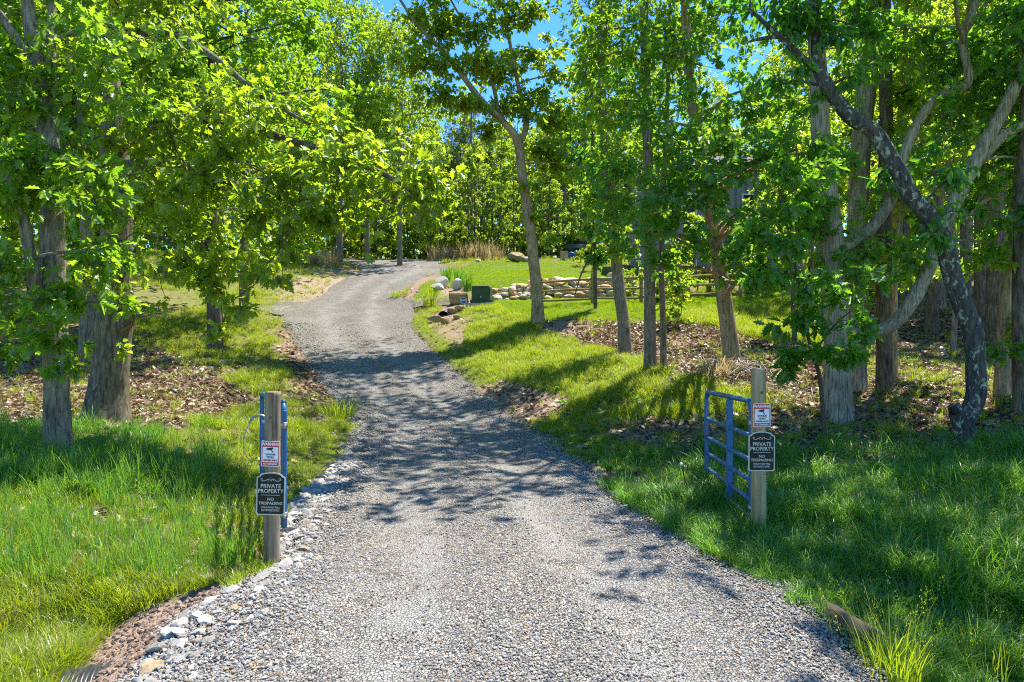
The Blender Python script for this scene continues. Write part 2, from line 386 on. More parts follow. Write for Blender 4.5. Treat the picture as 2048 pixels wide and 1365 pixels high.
# zones of the ground, outlined where they lie (photograph outline carried onto the ground)
ZONES = [  # polygon, grass, litter, soil(tan), height
    ([(-900, 640), (250, 650), (262, 835), (-900, 850)], 0.18, 0.9, 0.1, 0.2),
    ([(250, 835), (280, 640), (590, 640), (650, 790), (520, 815), (330, 850)], 0.62, 0.5, 0.25, 0.16),
    ([(-900, 540), (560, 505), (660, 505), (660, 530), (560, 615), (560, 645), (250, 655), (-900, 650)], 0.7, 0.2, 0.5, 0.17),
    ([(545, 625), (560, 565), (650, 532), (730, 531), (690, 566), (625, 606)], 0.32, 0.3, 1.0, 0.16),
    ([(555, 640), (596, 680), (655, 770), (690, 800), (620, 800), (585, 760), (545, 690)], 0.10, 1.0, 0.3, 0.14),
    ([(-900, 850), (330, 800), (500, 775), (640, 790), (720, 860), (720, 900), (640, 970), (540, 1130), (420, 1220), (250, 1300), (-900, 1600)], 0.9, 0.10, 0.1, 0.15),
    ([(-900, 690), (290, 690), (430, 750), (520, 800), (430, 835), (330, 862), (150, 850), (-900, 855)], 0.14, 1.0, 0.2, 0.15),
    ([(560, 780), (650, 790), (690, 830), (610, 860), (560, 840)], 0.45, 0.7, 0.5, 0.15),
    ([(822, 618), (1000, 612), (1090, 640), (1240, 705), (1330, 748), (1500, 790), (1600, 960), (1800, 930), (2600, 900), (2600, 1700), (1735, 1500), (1390, 1095), (1060, 850), (940, 770), (826, 660)], 0.95, 0.22, 0.15, 0.165),
    ([(1085, 660), (1085, 628), (1200, 655), (1330, 632), (1480, 640), (1600, 690), (1680, 770), (1600, 800), (1480, 775), (1340, 752), (1250, 712)], 0.12, 1.0, 0.3, 0.14),
    ([(930, 772), (1010, 763), (1150, 800), (1120, 822), (1060, 845), (1000, 815)], 0.16, 0.8, 0.6, 0.12),
    ([(1200, 850), (1420, 830), (1440, 880), (1340, 910), (1220, 880)], 0.40, 0.7, 0.4, 0.14),
    ([(860, 640), (940, 640), (930, 700), (880, 690)], 0.3, 0.6, 0.6, 0.13),
    ([(1540, 840), (1600, 765), (1800, 640), (2600, 560), (2600, 900), (1900, 915), (1660, 880)], 0.34, 0.9, 0.2, 0.15),
    ([(985, 600), (1180, 598), (1620, 580), (1660, 640), (1500, 650), (1340, 640), (1180, 640), (1080, 640), (990, 616)], 1.0, 0.05, 0.0, 0.11),
    ([(1340, 625), (1610, 610), (1650, 690), (1560, 690), (1440, 655), (1350, 650)], 1.0, 0.15, 0.0, 0.24),
    ([(812, 592), (900, 536), (960, 522), (1130, 522), (1280, 560), (1260, 606), (990, 606), (930, 596), (860, 604)], 1.0, 0.0, 0.0, 0.055),
    ([(800, 596), (830, 562), (880, 547), (895, 548), (850, 572), (830, 592), (820, 602)], 0.05, 0.9, 0.5, 0.1),
    ([(860, 574), (930, 570), (945, 590), (880, 592)], 0.0, 0.2, 1.0, 0.1),
    ([(895, 606), (950, 600), (995, 608), (950, 616), (915, 630), (890, 645), (868, 642)], 0.18, 0.5, 0.8, 0.1),
    ([(120, 1600), (170, 1330), (235, 1245), (330, 1205), (440, 1172), (460, 1190), (390, 1245), (320, 1330), (260, 1600)], 0.03, 0.12, 1.0, 0.08),
]
SOIL = [(60, 1700), (150, 1340), (235, 1240), (330, 1198), (440, 1168), (470, 1185), (400, 1245), (330, 1330), (290, 1700)]
def zones(x, y):
    x = np.asarray(x, float); y = np.asarray(y, float)
    z = H0(x, y)
    px, py = proj(x, y, z)
    nx = (fbm(x * 0.9, y * 0.9, 31) - 0.5) * 1.1; ny = (fbm(x * 0.9, y * 0.9, 41) - 0.5) * 1.1
    s = F / np.maximum(y, 1.0)
    px = px + nx * s * 0.8; py = py + ny * s * 0.12
    n = len(x)
    Z = np.zeros((n, 4)); Z[:] = (0.35, 0.75, 0.2, 0.2)
    near = (y < 8); Z[near] = (1.0, 0.05, 0.1, 0.25)
    far = (y > 49); Z[far] = (0.45, 0.55, 0.2, 0.2)
    for poly, g, l, t, h in ZONES:
        m = in_poly(px, py, poly) & (y > 0.5)
        Z[m] = (g, l, t, h)
    m = in_poly(1024 + x / np.maximum(y, .05) * F, 682.5 - (z - EYE) / np.maximum(y, .05) * F, SOIL) & (y > .5) & (y < 6)
    Z[m] = (0.0, 0.1, 1.0, 0.08)
    return Z, px, py

# ------------------------------------------------------------------ ground sheet
def graded(a, b, near, far, c0, c1):
    out = [a]; x = a
    while x < b:
        dist = max(c0 - x, x - c1, 0)
        x += near + (far - near) * min(1, (dist / 60) ** 1.3)
        out.append(x)
    return np.array(out)
gx = graded(-260, 260, 0.16, 12, -6, 7); gy = graded(-60, 420, 0.16, 12, 2.5, 14)
GX, GY = np.meshgrid(gx, gy); gxs, gys = GX.ravel(), GY.ravel()
gz = H(gxs, gys)
big = (np.abs(gxs) > 100) | (gys > 160)
gzc = H0(np.clip(gxs, -95, 95), np.clip(gys, -25, 155)); gz = np.where(big | (gys < -25), gzc, gz)
nx_, ny_ = len(gx), len(gy)
ii = (np.arange(ny_ - 1)[:, None] * nx_ + np.arange(nx_ - 1)[None]).ravel()
gq = np.stack([ii, ii + 1, ii + nx_ + 1, ii + nx_], -1)
Zg, _, _ = zones(gxs, gys)
m, nt, out = new_mat('ground_soil'); L = nt.links
p = nt.nodes.new('ShaderNodeBsdfPrincipled'); p.inputs['Roughness'].default_value = 0.95; p.inputs['Specular IOR Level'].default_value = 0.1
at = nt.nodes.new('ShaderNodeAttribute'); at.attribute_name = 'zone'
sp = nt.nodes.new('ShaderNodeSeparateColor'); L.new(at.outputs['Color'], sp.inputs[0])
n1 = noise_node(nt, 3.5, 8, 0.7); n2 = noise_node(nt, 30, 5, 0.7)
soil = ramp(nt, [(0.3, (0.085, 0.05, 0.03)), (0.5, (0.2, 0.13, 0.085)), (0.7, (0.33, 0.24, 0.17))]); L.new(n2.outputs[0], soil.inputs[0])
tan = ramp(nt, [(0.3, (0.19, 0.12, 0.085)), (0.5, (0.34, 0.24, 0.185)), (0.7, (0.46, 0.35, 0.28))]); L.new(n2.outputs[0], tan.inputs[0])
grs = ramp(nt, [(0.3, (0.06, 0.085, 0.010)), (0.55, (0.11, 0.17, 0.014)), (0.75, (0.19, 0.22, 0.04))]); L.new(n1.outputs[0], grs.inputs[0])
def mixc(f, a, b):
    x = nt.nodes.new('ShaderNodeMix'); x.data_type = 'RGBA'
    L.new(f, x.inputs[0]); L.new(a, x.inputs[6]); L.new(b, x.inputs[7]); return x.outputs[2]
c1 = mixc(sp.outputs[2], soil.outputs[0], tan.outputs[0])
c2 = mixc(sp.outputs[0], c1, grs.outputs[0])
L.new(c2, p.inputs['Base Color'])
b = nt.nodes.new('ShaderNodeBump'); b.inputs['Distance'].default_value = 0.05; b.inputs['Strength'].default_value = 0.8
L.new(n2.outputs[0], b.inputs['Height']); L.new(b.outputs[0], p.inputs['Normal']); L.new(p.outputs[0], out.inputs[0])
gme = mesh_np('ground', np.stack([gxs, gys, gz], -1), [gq], m, smooth=True)
ca = gme.attributes.new('zone', 'FLOAT_COLOR', 'POINT')
gw = np.clip(Zg[:, 0] * 1.1 - 0.15, 0, 1)
ca.data.foreach_set('color', np.stack([gw, Zg[:, 1], Zg[:, 2], np.ones(len(gw))], -1).astype(np.float32).ravel())
ground = link('ground', gme, kind='structure')

# ------------------------------------------------------------------ gravel drive
U = np.linspace(0, 1, 40)
DV = NL[:, None, :] * (1 - U[None, :, None]) + NR[:, None, :] * U[None, :, None]
dxs, dys = DV[..., 0].ravel(), DV[..., 1].ravel()
uu = np.tile(U, 330)
crown = 0.05 * (1 - (2 * uu - 1) ** 2) - 0.03 * (np.exp(-((uu - 0.3) / 0.09) ** 2) + np.exp(-((uu - 0.7) / 0.09) ** 2))
def drive_z(x, y): return H0(x, y) + 0.012 + (fbm(np.asarray(x) * 1.3, np.asarray(y) * 1.3, 61) - 0.5) * 0.03
dz = drive_z(dxs, dys) + crown - 0.07 * (np.clip((0.03 - uu) / 0.03, 0, 1) + np.clip((uu - 0.97) / 0.03, 0, 1))
ii = (np.arange(329)[:, None] * 40 + np.arange(39)[None]).ravel()
m, nt, out = new_mat('gravel'); L = nt.links
p = nt.nodes.new('ShaderNodeBsdfPrincipled'); p.inputs['Roughness'].default_value = 0.9; p.inputs['Specular IOR Level'].default_value = 0.2
tc = nt.nodes.new('ShaderNodeTexCoord')
vo = nt.nodes.new('ShaderNodeTexVoronoi'); vo.inputs['Scale'].default_value = 52; L.new(tc.outputs['Object'], vo.inputs['Vector'])
v2 = nt.nodes.new('ShaderNodeTexVoronoi'); v2.inputs['Scale'].default_value = 52; v2.feature = 'DISTANCE_TO_EDGE'; L.new(tc.outputs['Object'], v2.inputs['Vector'])
hs = nt.nodes.new('ShaderNodeSeparateColor'); L.new(vo.outputs['Color'], hs.inputs[0])
stn = ramp(nt, [(0.0, (0.125, 0.118, 0.107)), (0.5, (0.265, 0.249, 0.225)), (0.93, (0.40, 0.377, 0.34)), (1.0, (0.34, 0.23, 0.14))]); L.new(hs.outputs[0], stn.inputs[0])
ed = ramp(nt, [(0.0, (0.25, 0.25, 0.25)), (0.12, (1, 1, 1))]); L.new(v2.outputs['Distance'], ed.inputs[0])
mm = nt.nodes.new('ShaderNodeMix'); mm.data_type = 'RGBA'; mm.blend_type = 'MULTIPLY'; mm.inputs[0].default_value = 1
L.new(stn.outputs[0], mm.inputs[6]); L.new(ed.outputs[0], mm.inputs[7])
bn = noise_node(nt, 0.7, 4, 0.6); br = ramp(nt, [(0.3, (0.78, 0.77, 0.76)), (0.7, (1.12, 1.1, 1.07))]); L.new(bn.outputs[0], br.inputs[0])
m3 = nt.nodes.new('ShaderNodeMix'); m3.data_type = 'RGBA'; m3.blend_type = 'MULTIPLY'; m3.inputs[0].default_value = 1
L.new(mm.outputs[2], m3.inputs[6]); L.new(br.outputs[0], m3.inputs[7])
ta = nt.nodes.new('ShaderNodeAttribute'); ta.attribute_name = 'track'
fn = noise_node(nt, 150, 3, 0.7); fr2 = ramp(nt, [(0.3, (0.20, 0.19, 0.178)), (0.7, (0.42, 0.40, 0.375))]); L.new(fn.outputs[0], fr2.inputs[0])
tn = noise_node(nt, 2.5, 4, 0.6); tm = nt.nodes.new('ShaderNodeMath'); tm.operation = 'MULTIPLY'; L.new(ta.outputs['Fac'], tm.inputs[0])
tr_ = nt.nodes.new('ShaderNodeMapRange'); tr_.inputs['From Min'].default_value = 0.35; tr_.inputs['From Max'].default_value = 0.6; L.new(tn.outputs[0], tr_.inputs['Value']); L.new(tr_.outputs[0], tm.inputs[1])
m4 = nt.nodes.new('ShaderNodeMix'); m4.data_type = 'RGBA'; L.new(tm.outputs[0], m4.inputs[0]); L.new(m3.outputs[2], m4.inputs[6]); L.new(fr2.outputs[0], m4.inputs[7])
L.new(m4.outputs[2], p.inputs['Base Color'])
b = nt.nodes.new('ShaderNodeBump'); b.inputs['Distance'].default_value = 0.02; b.inputs['Strength'].default_value = 0.9
L.new(ed.outputs[0], b.inputs['Height']); L.new(b.outputs[0], p.inputs['Normal']); L.new(p.outputs[0], out.inputs[0])
M['gravel'] = m
dq = np.stack([ii, ii + 1, ii + 41, ii + 40], -1)
drive = link('driveway', mesh_np('driveway', np.stack([dxs, dys, dz], -1), [dq], m, smooth=True), kind='structure')
trk = np.clip(np.exp(-((uu - 0.34) / 0.075) ** 2) + np.exp(-((uu - 0.68) / 0.075) ** 2), 0, 1) * 0.95
drive.data.attributes.new('track', 'FLOAT', 'POINT').data.foreach_set('value', trk.astype(np.float32))
# two short side spurs of gravel
def drape(name, poly, mat, lift, n=26, par=None):
    P = np.array([G(*q)[:2] for q in poly]); mn, mx = P.min(0), P.max(0)
    X, Y = np.meshgrid(np.linspace(mn[0], mx[0], n * 2), np.linspace(mn[1], mx[1], n))
    x, y = X.ravel(), Y.ravel()
    pl = [tuple(q) for q in P]
    ins = in_poly(x + (fbm(x, y, 4) - .5) * .3, y + (fbm(x + 9, y, 4) - .5) * .4, pl)
    z = H(x, y) + lift
    w = n * 2
    i = (np.arange(n - 1)[:, None] * w + np.arange(w - 1)[None]).ravel(); q = np.stack([i, i + 1, i + w + 1, i + w], -1)
    q = q[ins[q].all(1)]
    used = np.unique(q); re = np.full(len(x), -1); re[used] = np.arange(len(used))
    return link(name, mesh_np(name, np.stack([x, y, z], -1)[used], [re[q]], mat, smooth=True), par, kind='structure')
drape('side_drive', [(800, 597), (900, 597), (945, 604), (905, 614), (826, 618), (815, 612)], M['gravel'], 0.05)
drape('side_drive', [(640, 600), (600, 606), (510, 606), (500, 618), (560, 634), (600, 620)], M['gravel'], 0.05)

# ------------------------------------------------------------------ scattering (for what nobody could count)
def proto_collection(name, meshes):
    col = bpy.data.collections.new(name)
    for k, me in enumerate(meshes):
        col.objects.link(bpy.data.objects.new('%s_%02d' % (name, k), me))
    return col
_gn = {}
def scatter(name, label, cat, P, rot, scl, idx, col, mat, parent=None):
    me = bpy.data.meshes.new(name); me.vertices.add(len(P)); me.vertices.foreach_set('co', np.asarray(P, np.float32).ravel())
    a = me.attributes.new('rot', 'FLOAT_VECTOR', 'POINT'); a.data.foreach_set('vector', np.asarray(rot, np.float32).ravel())
    a = me.attributes.new('scl', 'FLOAT_VECTOR', 'POINT')
    scl = np.asarray(scl, np.float32); scl = np.repeat(scl[:, None], 3, 1) if scl.ndim == 1 else scl
    a.data.foreach_set('vector', scl.ravel())
    a = me.attributes.new('pick', 'INT', 'POINT'); a.data.foreach_set('value', np.asarray(idx, np.int32))
    me.materials.append(mat)
    o = link(name, me, parent, kind='stuff')
    if parent is None: o['label'] = label; o['category'] = cat
    if col.name not in _gn:
        ng = bpy.data.node_groups.new('scatter_' + col.name, 'GeometryNodeTree')
        ng.interface.new_socket('Geometry', in_out='INPUT', socket_type='NodeSocketGeometry')
        ng.interface.new_socket('Geometry', in_out='OUTPUT', socket_type='NodeSocketGeometry')
        gi = ng.nodes.new('NodeGroupInput'); go = ng.nodes.new('NodeGroupOutput')
        ci = ng.nodes.new('GeometryNodeCollectionInfo'); ci.inputs['Collection'].default_value = col
        ci.inputs['Separate Children'].default_value = True; ci.inputs['Reset Children'].default_value = True
        iop = ng.nodes.new('GeometryNodeInstanceOnPoints'); iop.inputs['Pick Instance'].default_value = True
        def na(nm, t):
            n = ng.nodes.new('GeometryNodeInputNamedAttribute'); n.data_type = t; n.inputs['Name'].default_value = nm
            return n.outputs['Attribute']
        lk = ng.links
        mp = ng.nodes.new('GeometryNodeMeshToPoints'); lk.new(gi.outputs[0], mp.inputs['Mesh'])
        lk.new(mp.outputs['Points'], iop.inputs['Points']); lk.new(ci.outputs[0], iop.inputs['Instance'])
        lk.new(na('pick', 'INT'), iop.inputs['Instance Index']); lk.new(na('rot', 'FLOAT_VECTOR'), iop.inputs['Rotation'])
        lk.new(na('scl', 'FLOAT_VECTOR'), iop.inputs['Scale']); lk.new(iop.outputs[0], go.inputs[0])
        _gn[col.name] = ng
    md = o.modifiers.new('scatter', 'NODES'); md.node_group = _gn[col.name]
    return o

def stone_mesh(name, mat, seed, sub=2, flat=0.55, rough_=0.3, blocky=0.0):
    bm = bmesh.new(); bmesh.ops.create_icosphere(bm, subdivisions=sub, radius=1)
    r = random.Random(seed); pl = [(Vector((r.uniform(-1, 1), r.uniform(-1, 1), r.uniform(-1, 1))).normalized(), r.uniform(0.5, 0.82)) for _ in range(9)]
    for v in bm.verts:
        c = v.co.copy()
        for n, k in pl:
            t = c.dot(n)
            if t > k: c -= n * (t - k) * 0.95
        if blocky: c = Vector([math.copysign(abs(q) ** (1 - blocky), q) for q in c])
        c *= 1 + r.uniform(-rough_, rough_) * 0.22
        v.co = Vector((c.x, c.y * 0.8, c.z * flat))
    return bm_mesh(name, bm, mat)
stone_stops = [(0.3, (0.145, 0.137, 0.125)), (0.5, (0.30, 0.282, 0.255)), (0.72, (0.44, 0.413, 0.37))]
M['stone'] = simple_mat('crushed_stone', stone_stops, 2.0, 4, 0.9, 0.3, rand=0.42)
def add_rand_tint(mat, tint, frac):
    nt = mat.node_tree; p = [n for n in nt.nodes if n.type == 'BSDF_PRINCIPLED'][0]
    src = p.inputs['Base Color'].links[0].from_socket
    oi = nt.nodes.new('ShaderNodeObjectInfo'); mu = nt.nodes.new('ShaderNodeMath'); mu.operation = 'MULTIPLY'; mu.inputs[1].default_value = 7.31
    fr = nt.nodes.new('ShaderNodeMath'); fr.operation = 'FRACT'; gt = nt.nodes.new('ShaderNodeMath'); gt.operation = 'LESS_THAN'; gt.inputs[1].default_value = frac
    nt.links.new(oi.outputs['Random'], mu.inputs[0]); nt.links.new(mu.outputs[0], fr.inputs[0]); nt.links.new(fr.outputs[0], gt.inputs[0])
    mx = nt.nodes.new('ShaderNodeMix'); mx.data_type = 'RGBA'; mx.blend_type = 'MULTIPLY'
    nt.links.new(gt.outputs[0], mx.inputs[0]); nt.links.new(src, mx.inputs[6]); mx.inputs[7].default_value = (*tint, 1)
    nt.links.new(mx.outputs[2], p.inputs['Base Color'])
add_rand_tint(M['stone'], (0.95, 0.68, 0.42), 0.07)
stones = [stone_mesh('stone', M['stone'], 100 + k, 1, 0.6, 0.5) for k in range(7)]
M['stone_white'] = simple_mat('pale_crushed_stone', [(0.3, (0.15, 0.146, 0.14)), (0.5, (0.30, 0.287, 0.265)), (0.72, (0.42, 0.40, 0.37))], 2.0, 4, 0.9, 0.4, rand=0.35)
add_rand_tint(M['stone_white'], (0.95, 0.72, 0.45), 0.08)
bigstones = [stone_mesh('large_stone', M['stone_white'], 130 + k, 2, 0.5, 0.3) for k in range(6)]
stone_col = proto_collection('gravel_stone', stones)
white_col = proto_collection('apron_stone', [stone_mesh('apron_stone', M['stone_white'], 160 + k, 1, 0.55, 0.4) for k in range(7)])

def frustum(x, y, mx=0.92):
    return (y > 2.2) & (np.abs(x) < mx * y + 0.6)

# loose gravel lying on the drive
nq = 110000
v = rng.random(nq); r0, r1 = 3.0, 27.0
yy = (r0 ** -0.9 + v * (r1 ** -0.9 - r0 ** -0.9)) ** (-1 / 0.9)
ul = np.argmin(np.abs(NL[None, 20:, 1] - yy[:2000, None]), axis=1)
row_y = NL[:, 1]; order = np.argsort(row_y[28:250]) + 28
lx = np.interp(yy, NL[order, 1], NL[order, 0]); order = np.argsort(NR[28:250, 1]) + 28
rx = np.interp(yy, NR[order, 1], NR[order, 0])
u = rng.random(nq)
xx = lx + (rx - lx) * (u * 1.06 - 0.03)
patch = fbm(xx * 0.9, yy * 0.45, 77)
wheel = np.exp(-((u * 1.06 - 0.37) / 0.085) ** 2) + np.exp(-((u * 1.06 - 0.71) / 0.085) ** 2)
keep = rng.random(nq) < np.clip(0.35 + 1.7 * (patch - 0.3) - 0.8 * wheel + 0.4 * (np.abs(u - 0.5) > 0.42), 0.06, 1)
xx, yy, u = xx[keep], yy[keep], u[keep]
s = (0.005 + 0.010 * rng.random(len(xx)) ** 3) * (1 + 0.10 * np.maximum(yy - 5, 0)) ** 0.9
s = s * np.where(xx < lx[keep] + 0.9, 1.25, 1)
cz = 0.05 * (1 - (2 * u - 1) ** 2) - 0.03 * (np.exp(-((u - 0.3) / 0.09) ** 2) + np.exp(-((u - 0.7) / 0.09) ** 2))
P = np.stack([xx, yy, drive_z(xx, yy) + cz + s * 0.25], -1)
rot = np.stack([rng.normal(0, .35, len(xx)), rng.normal(0, .35, len(xx)), rng.random(len(xx)) * 6.28], -1)
scatter('loose_gravel', '', '', P, rot, s, rng.integers(0, 7, len(xx)), stone_col, M['stone'], drive)

# coarse stone apron along the near left edge of the drive
AP = [(250, 1420), (300, 1310), (395, 1225), (520, 1160), (585, 1010), (640, 958), (700, 905), (715, 930), (660, 1010), (640, 1120), (560, 1230), (520, 1420)]
APW = [tuple(G(*q)[:2]) for q in AP]
cand = []
mn = np.min(APW, 0); mx = np.max(APW, 0)
X = rng.uniform(mn[0], mx[0], 16000); Y = rng.uniform(mn[1], mx[1], 16000)
ok = in_poly(X, Y, APW); X, Y = X[ok], Y[ok]
S = 0.022 + 0.038 * rng.random(len(X)) ** 1.9
edge_in = np.array(drive_dist(X, Y)); S *= np.clip(1.35 - edge_in * 0.45, 0.45, 1.35)
o_ = np.argsort(-S); X, Y, S = X[o_], Y[o_], S[o_]
placed = np.zeros((0, 3)); pick = []
for k in range(len(X)):
    if len(placed):
        d = np.hypot(placed[:, 0] - X[k], placed[:, 1] - Y[k])
        if (d < (placed[:, 2] + S[k]) * 0.62).any(): continue
    placed = np.vstack([placed, [X[k], Y[k], S[k]]])
    if len(placed) >= 3200: break
az = np.maximum(H(placed[:, 0], placed[:, 1]) + 0.0, drive_z(placed[:, 0], placed[:, 1]) - 0.02)
for k in range(min(300, len(placed))):
    x, y, s_ = placed[k]
    o = link('stone', bigstones[k % 6], drive, (x, y, az[k] + s_ * 0.25))
    o.rotation_euler = (random.gauss(0, .3), random.gauss(0, .3), random.uniform(0, 6.28)); o.scale = (s_ * random.uniform(.9, 1.35), s_, s_ * random.uniform(.7, 1.1))
rest = placed[300:]
n = len(rest)
scatter('stone_apron', '', '', np.stack([rest[:, 0], rest[:, 1], az[300:] + rest[:, 2] * 0.25], -1),
        np.stack([rng.normal(0, .35, n), rng.normal(0, .35, n), rng.random(n) * 6.28], -1), rest[:, 2], rng.integers(0, 7, n), white_col, M['stone_white'], drive)

# clods and pebbles on the bare soil
M['clod'] = simple_mat('soil_clod', [(0.3, (0.10, 0.068, 0.048)), (0.5, (0.21, 0.15, 0.11)), (0.72, (0.32, 0.255, 0.20))], 2.0, 4, 0.95, 0.4, rand=0.45)
clod_col = proto_collection('clod', [stone_mesh('clod', M['clod'], 180 + k, 1, 0.6, 0.6) for k in range(5)])
X = rng.uniform(-18, 9, 60000); Y = rng.uniform(2.6, 46, 60000)
Zc, _, _ = zones(X, Y)
ok = (rng.random(60000) < (Zc[:, 2] > .5) * np.where(Y < 6, 1, .35)) & (drive_dist(X, Y) < 0)
X = np.concatenate([X[ok], rng.uniform(-3.4, -1.9, 9000)]); Y = np.concatenate([Y[ok], rng.uniform(3.2, 5.4, 9000)])
Zc, _, _ = zones(X, Y); ok = (Zc[:, 2] > .5) & (drive_dist(X, Y) < 0.02); X, Y = X[ok], Y[ok]; n = len(X)
S = (0.004 + 0.022 * rng.random(n) ** 5) * (1 + .04 * Y)
scatter('clods', '', '', np.stack([X, Y, H(X, Y) + S * .2], -1), np.stack([rng.normal(0, .4, n), rng.normal(0, .4, n), rng.random(n) * 6.28], -1), S, rng.integers(0, 5, n), clod_col, M['clod'], ground)

# ------------------------------------------------------------------ grass
def blades(n, h, spread, width, lean=0.5, droop=0.35, hvar=0.4, seed=0, heads=0.0):
    g = np.random.default_rng(seed)
    a = g.random(n) * 6.283; rr = spread * np.sqrt(g.random(n))
    base = np.stack([rr * np.cos(a), rr * np.sin(a), np.full(n, -0.02)], -1)
    da = a + g.normal(0, 0.9, n); hh = h * (1 - hvar + hvar * 1.6 * g.random(n))
    ln = lean * (0.25 + g.random(n)); out_ = np.stack([np.cos(da), np.sin(da), np.zeros(n)], -1)
    side = np.stack([-np.sin(da + g.normal(0, .7, n)), np.cos(da), np.zeros(n)], -1); side = norm(side)
    V = []; T = (0, 0.4, 0.75, 1.0)
    for t in T:
        c = base + out_ * (ln * hh * t ** 1.7)[:, None] + np.array([0, 0, 1.0]) * (hh * (t - droop * ln * t ** 3))[:, None]
        w = width * (1 - t ** 1.6) * 0.5 + 0.0004
        if t < 1: V += [c - side * w, c + side * w]
        else: V += [c]
    V = np.stack(V, 1).reshape(-1, 3); k = 7
    o = (np.arange(n) * k)[:, None]
    Q = np.vstack([o + np.array([[0, 1, 3, 2]]), o + np.array([[2, 3, 5, 4]])]); Tt = o + np.array([[4, 5, 6]])
    sh = np.repeat(np.clip(g.normal(0.5, 0.22, n), 0, 1), k)
    polys = [Q, Tt]
    if heads > 0:
        sel = np.nonzero(g.random(n) < heads)[0]
        hv = []; hp = []; hs_ = []; off = len(V)
        for i in sel:
            tip = V[i * k + 6]; d = out_[i] * 0.25 + np.array([0, 0, 1.0]); d /= np.linalg.norm(d)
            for q in range(14):
                c = tip + d * (q / 14 * h * 0.22) + g.normal(0, 0.006 + 0.006 * (1 - q / 14), 3)
                s1 = g.normal(0, 1, 3); s1 /= np.linalg.norm(s1); L_ = 0.010
                hv += [c - s1 * 0.0035, c + s1 * 0.0035, c + d * L_ + g.normal(0, .003, 3)]; hp.append([off, off + 1, off + 2]); off += 3; hs_ += [1.25] * 3
        if hp: V = np.vstack([V, hv]); polys.append(np.array(hp)); sh = np.concatenate([sh, hs_])
    return V, polys, sh
def tuft(name, mat, *a, **k):
    V, polys, sh = blades(*a, **k); return mesh_np(name, V, polys, mat, shade=sh)
T_med = [tuft('tuft', M['grass'], 26, 1.0, 0.42, 0.036, 0.8, 0.35, 0.5, 300 + k) for k in range(5)]
T_deep = [tuft('rank_tuft', M['grass_deep'], 22, 1.0, 0.34, 0.036, 0.95, 0.5, 0.5, 320 + k) for k in range(5)]
T_tall = [tuft('seeding_tuft', M['grass_deep'], 26, 1.0, 0.2, 0.016, 0.5, 0.3, 0.55, 340 + k, heads=0.16) for k in range(4)]
T_lawn = [tuft('lawn_tuft', M['lawn'], 36, 1.0, 1.3, 0.06, 0.5, 0.2, 0.4, 360 + k) for k in range(4)]
T_straw = [tuft('straw_tuft', M['straw'], 22, 1.0, 0.3, 0.02, 0.7, 0.3, 0.5, 380 + k) for k in range(3)]
col_med = proto_collection('tuft', T_med); col_deep = proto_collection('rank_tuft', T_deep); col_tall = proto_collection('seeding_tuft', T_tall)
col_lawn = proto_collection('lawn_tuft', T_lawn); col_straw = proto_collection('straw_tuft', T_straw)

def field(n, y0, y1, pw=1.2, mx=0.92):
    v = rng.random(n); y = (y0 ** -pw + v * (y1 ** -pw - y0 ** -pw)) ** (-1 / pw) if pw else y0 + v * (y1 - y0)
    x = (rng.random(n) * 2 - 1) * (mx * y + 0.6)
    return x, y
def emit(name, label, cat, x, y, h, col, ncol, mat, width=1.0, sink=0.0):
    z = H(x, y) - sink
    n = len(x)
    rot = np.stack([rng.normal(0, .1, n), rng.normal(0, .1, n), rng.random(n) * 6.28], -1)
    h = h * (0.7 + 0.6 * rng.random(n))
    scl = np.stack([h * width, h * width, h], -1)
    return scatter(name, label, cat, np.stack([x, y, z], -1), rot, scl, rng.integers(0, ncol, n), col, mat)

x, y = field(80000, 2.6, 30, 0.6)
x = np.concatenate([x, rng.uniform(-13, 10, 70000)]); y = np.concatenate([y, rng.uniform(11, 31, 70000)])
Z, px, py = zones(x, y)
dd = drive_dist(x, y)
clump = fbm(x * 1.6, y * 1.6, 91)
ok = (dd < 0.02) & (rng.random(len(x)) < Z[:, 0] ** 1.3 * np.clip(0.35 + 1.9 * (clump - 0.3), 0.15, 1) * 0.8) & ~in_poly(x, y, APW)
x, y, Z, px, py, dd, clump = [q[ok] for q in (x, y, Z, px, py, dd, clump)]
h = Z[:, 3] * (0.55 + 0.9 * clump) * np.clip(0.45 - dd * 0.55, 0.45, 1.0)
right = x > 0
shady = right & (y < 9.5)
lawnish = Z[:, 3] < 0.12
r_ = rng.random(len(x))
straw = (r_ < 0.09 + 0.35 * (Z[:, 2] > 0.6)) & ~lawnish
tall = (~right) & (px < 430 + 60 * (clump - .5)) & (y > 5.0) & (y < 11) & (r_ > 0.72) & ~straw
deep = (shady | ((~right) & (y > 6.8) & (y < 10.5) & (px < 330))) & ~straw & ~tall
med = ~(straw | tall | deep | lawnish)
emit('verge_grass', 'short sunlit green grass on the banks beside the gravel drive', 'grass', x[med], y[med], h[med], col_med, 5, M['grass'])
emit('shaded_grass', 'lush grass with shade put into its dark green around the right gate post and under the left oaks', 'grass', x[deep], y[deep], h[deep] * 1.4, col_deep, 5, M['grass_deep'])  # darker, cooler blades than the verge; shade put into their colour
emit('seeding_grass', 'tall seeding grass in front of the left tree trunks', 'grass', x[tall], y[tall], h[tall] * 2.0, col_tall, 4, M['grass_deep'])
sl = straw
emit('dry_grass', 'pale dry grass tufts mixed through the banks', 'grass', x[sl], y[sl], h[sl], col_straw, 3, M['straw'])
x, y = field(90000, 22, 50, 0.2)
Z, px, py = zones(x, y)
ok = (Z[:, 3] < 0.12) & (Z[:, 0] > 0.9) & (drive_dist(x, y) < -0.1) & (rng.random(len(x)) < 0.85)
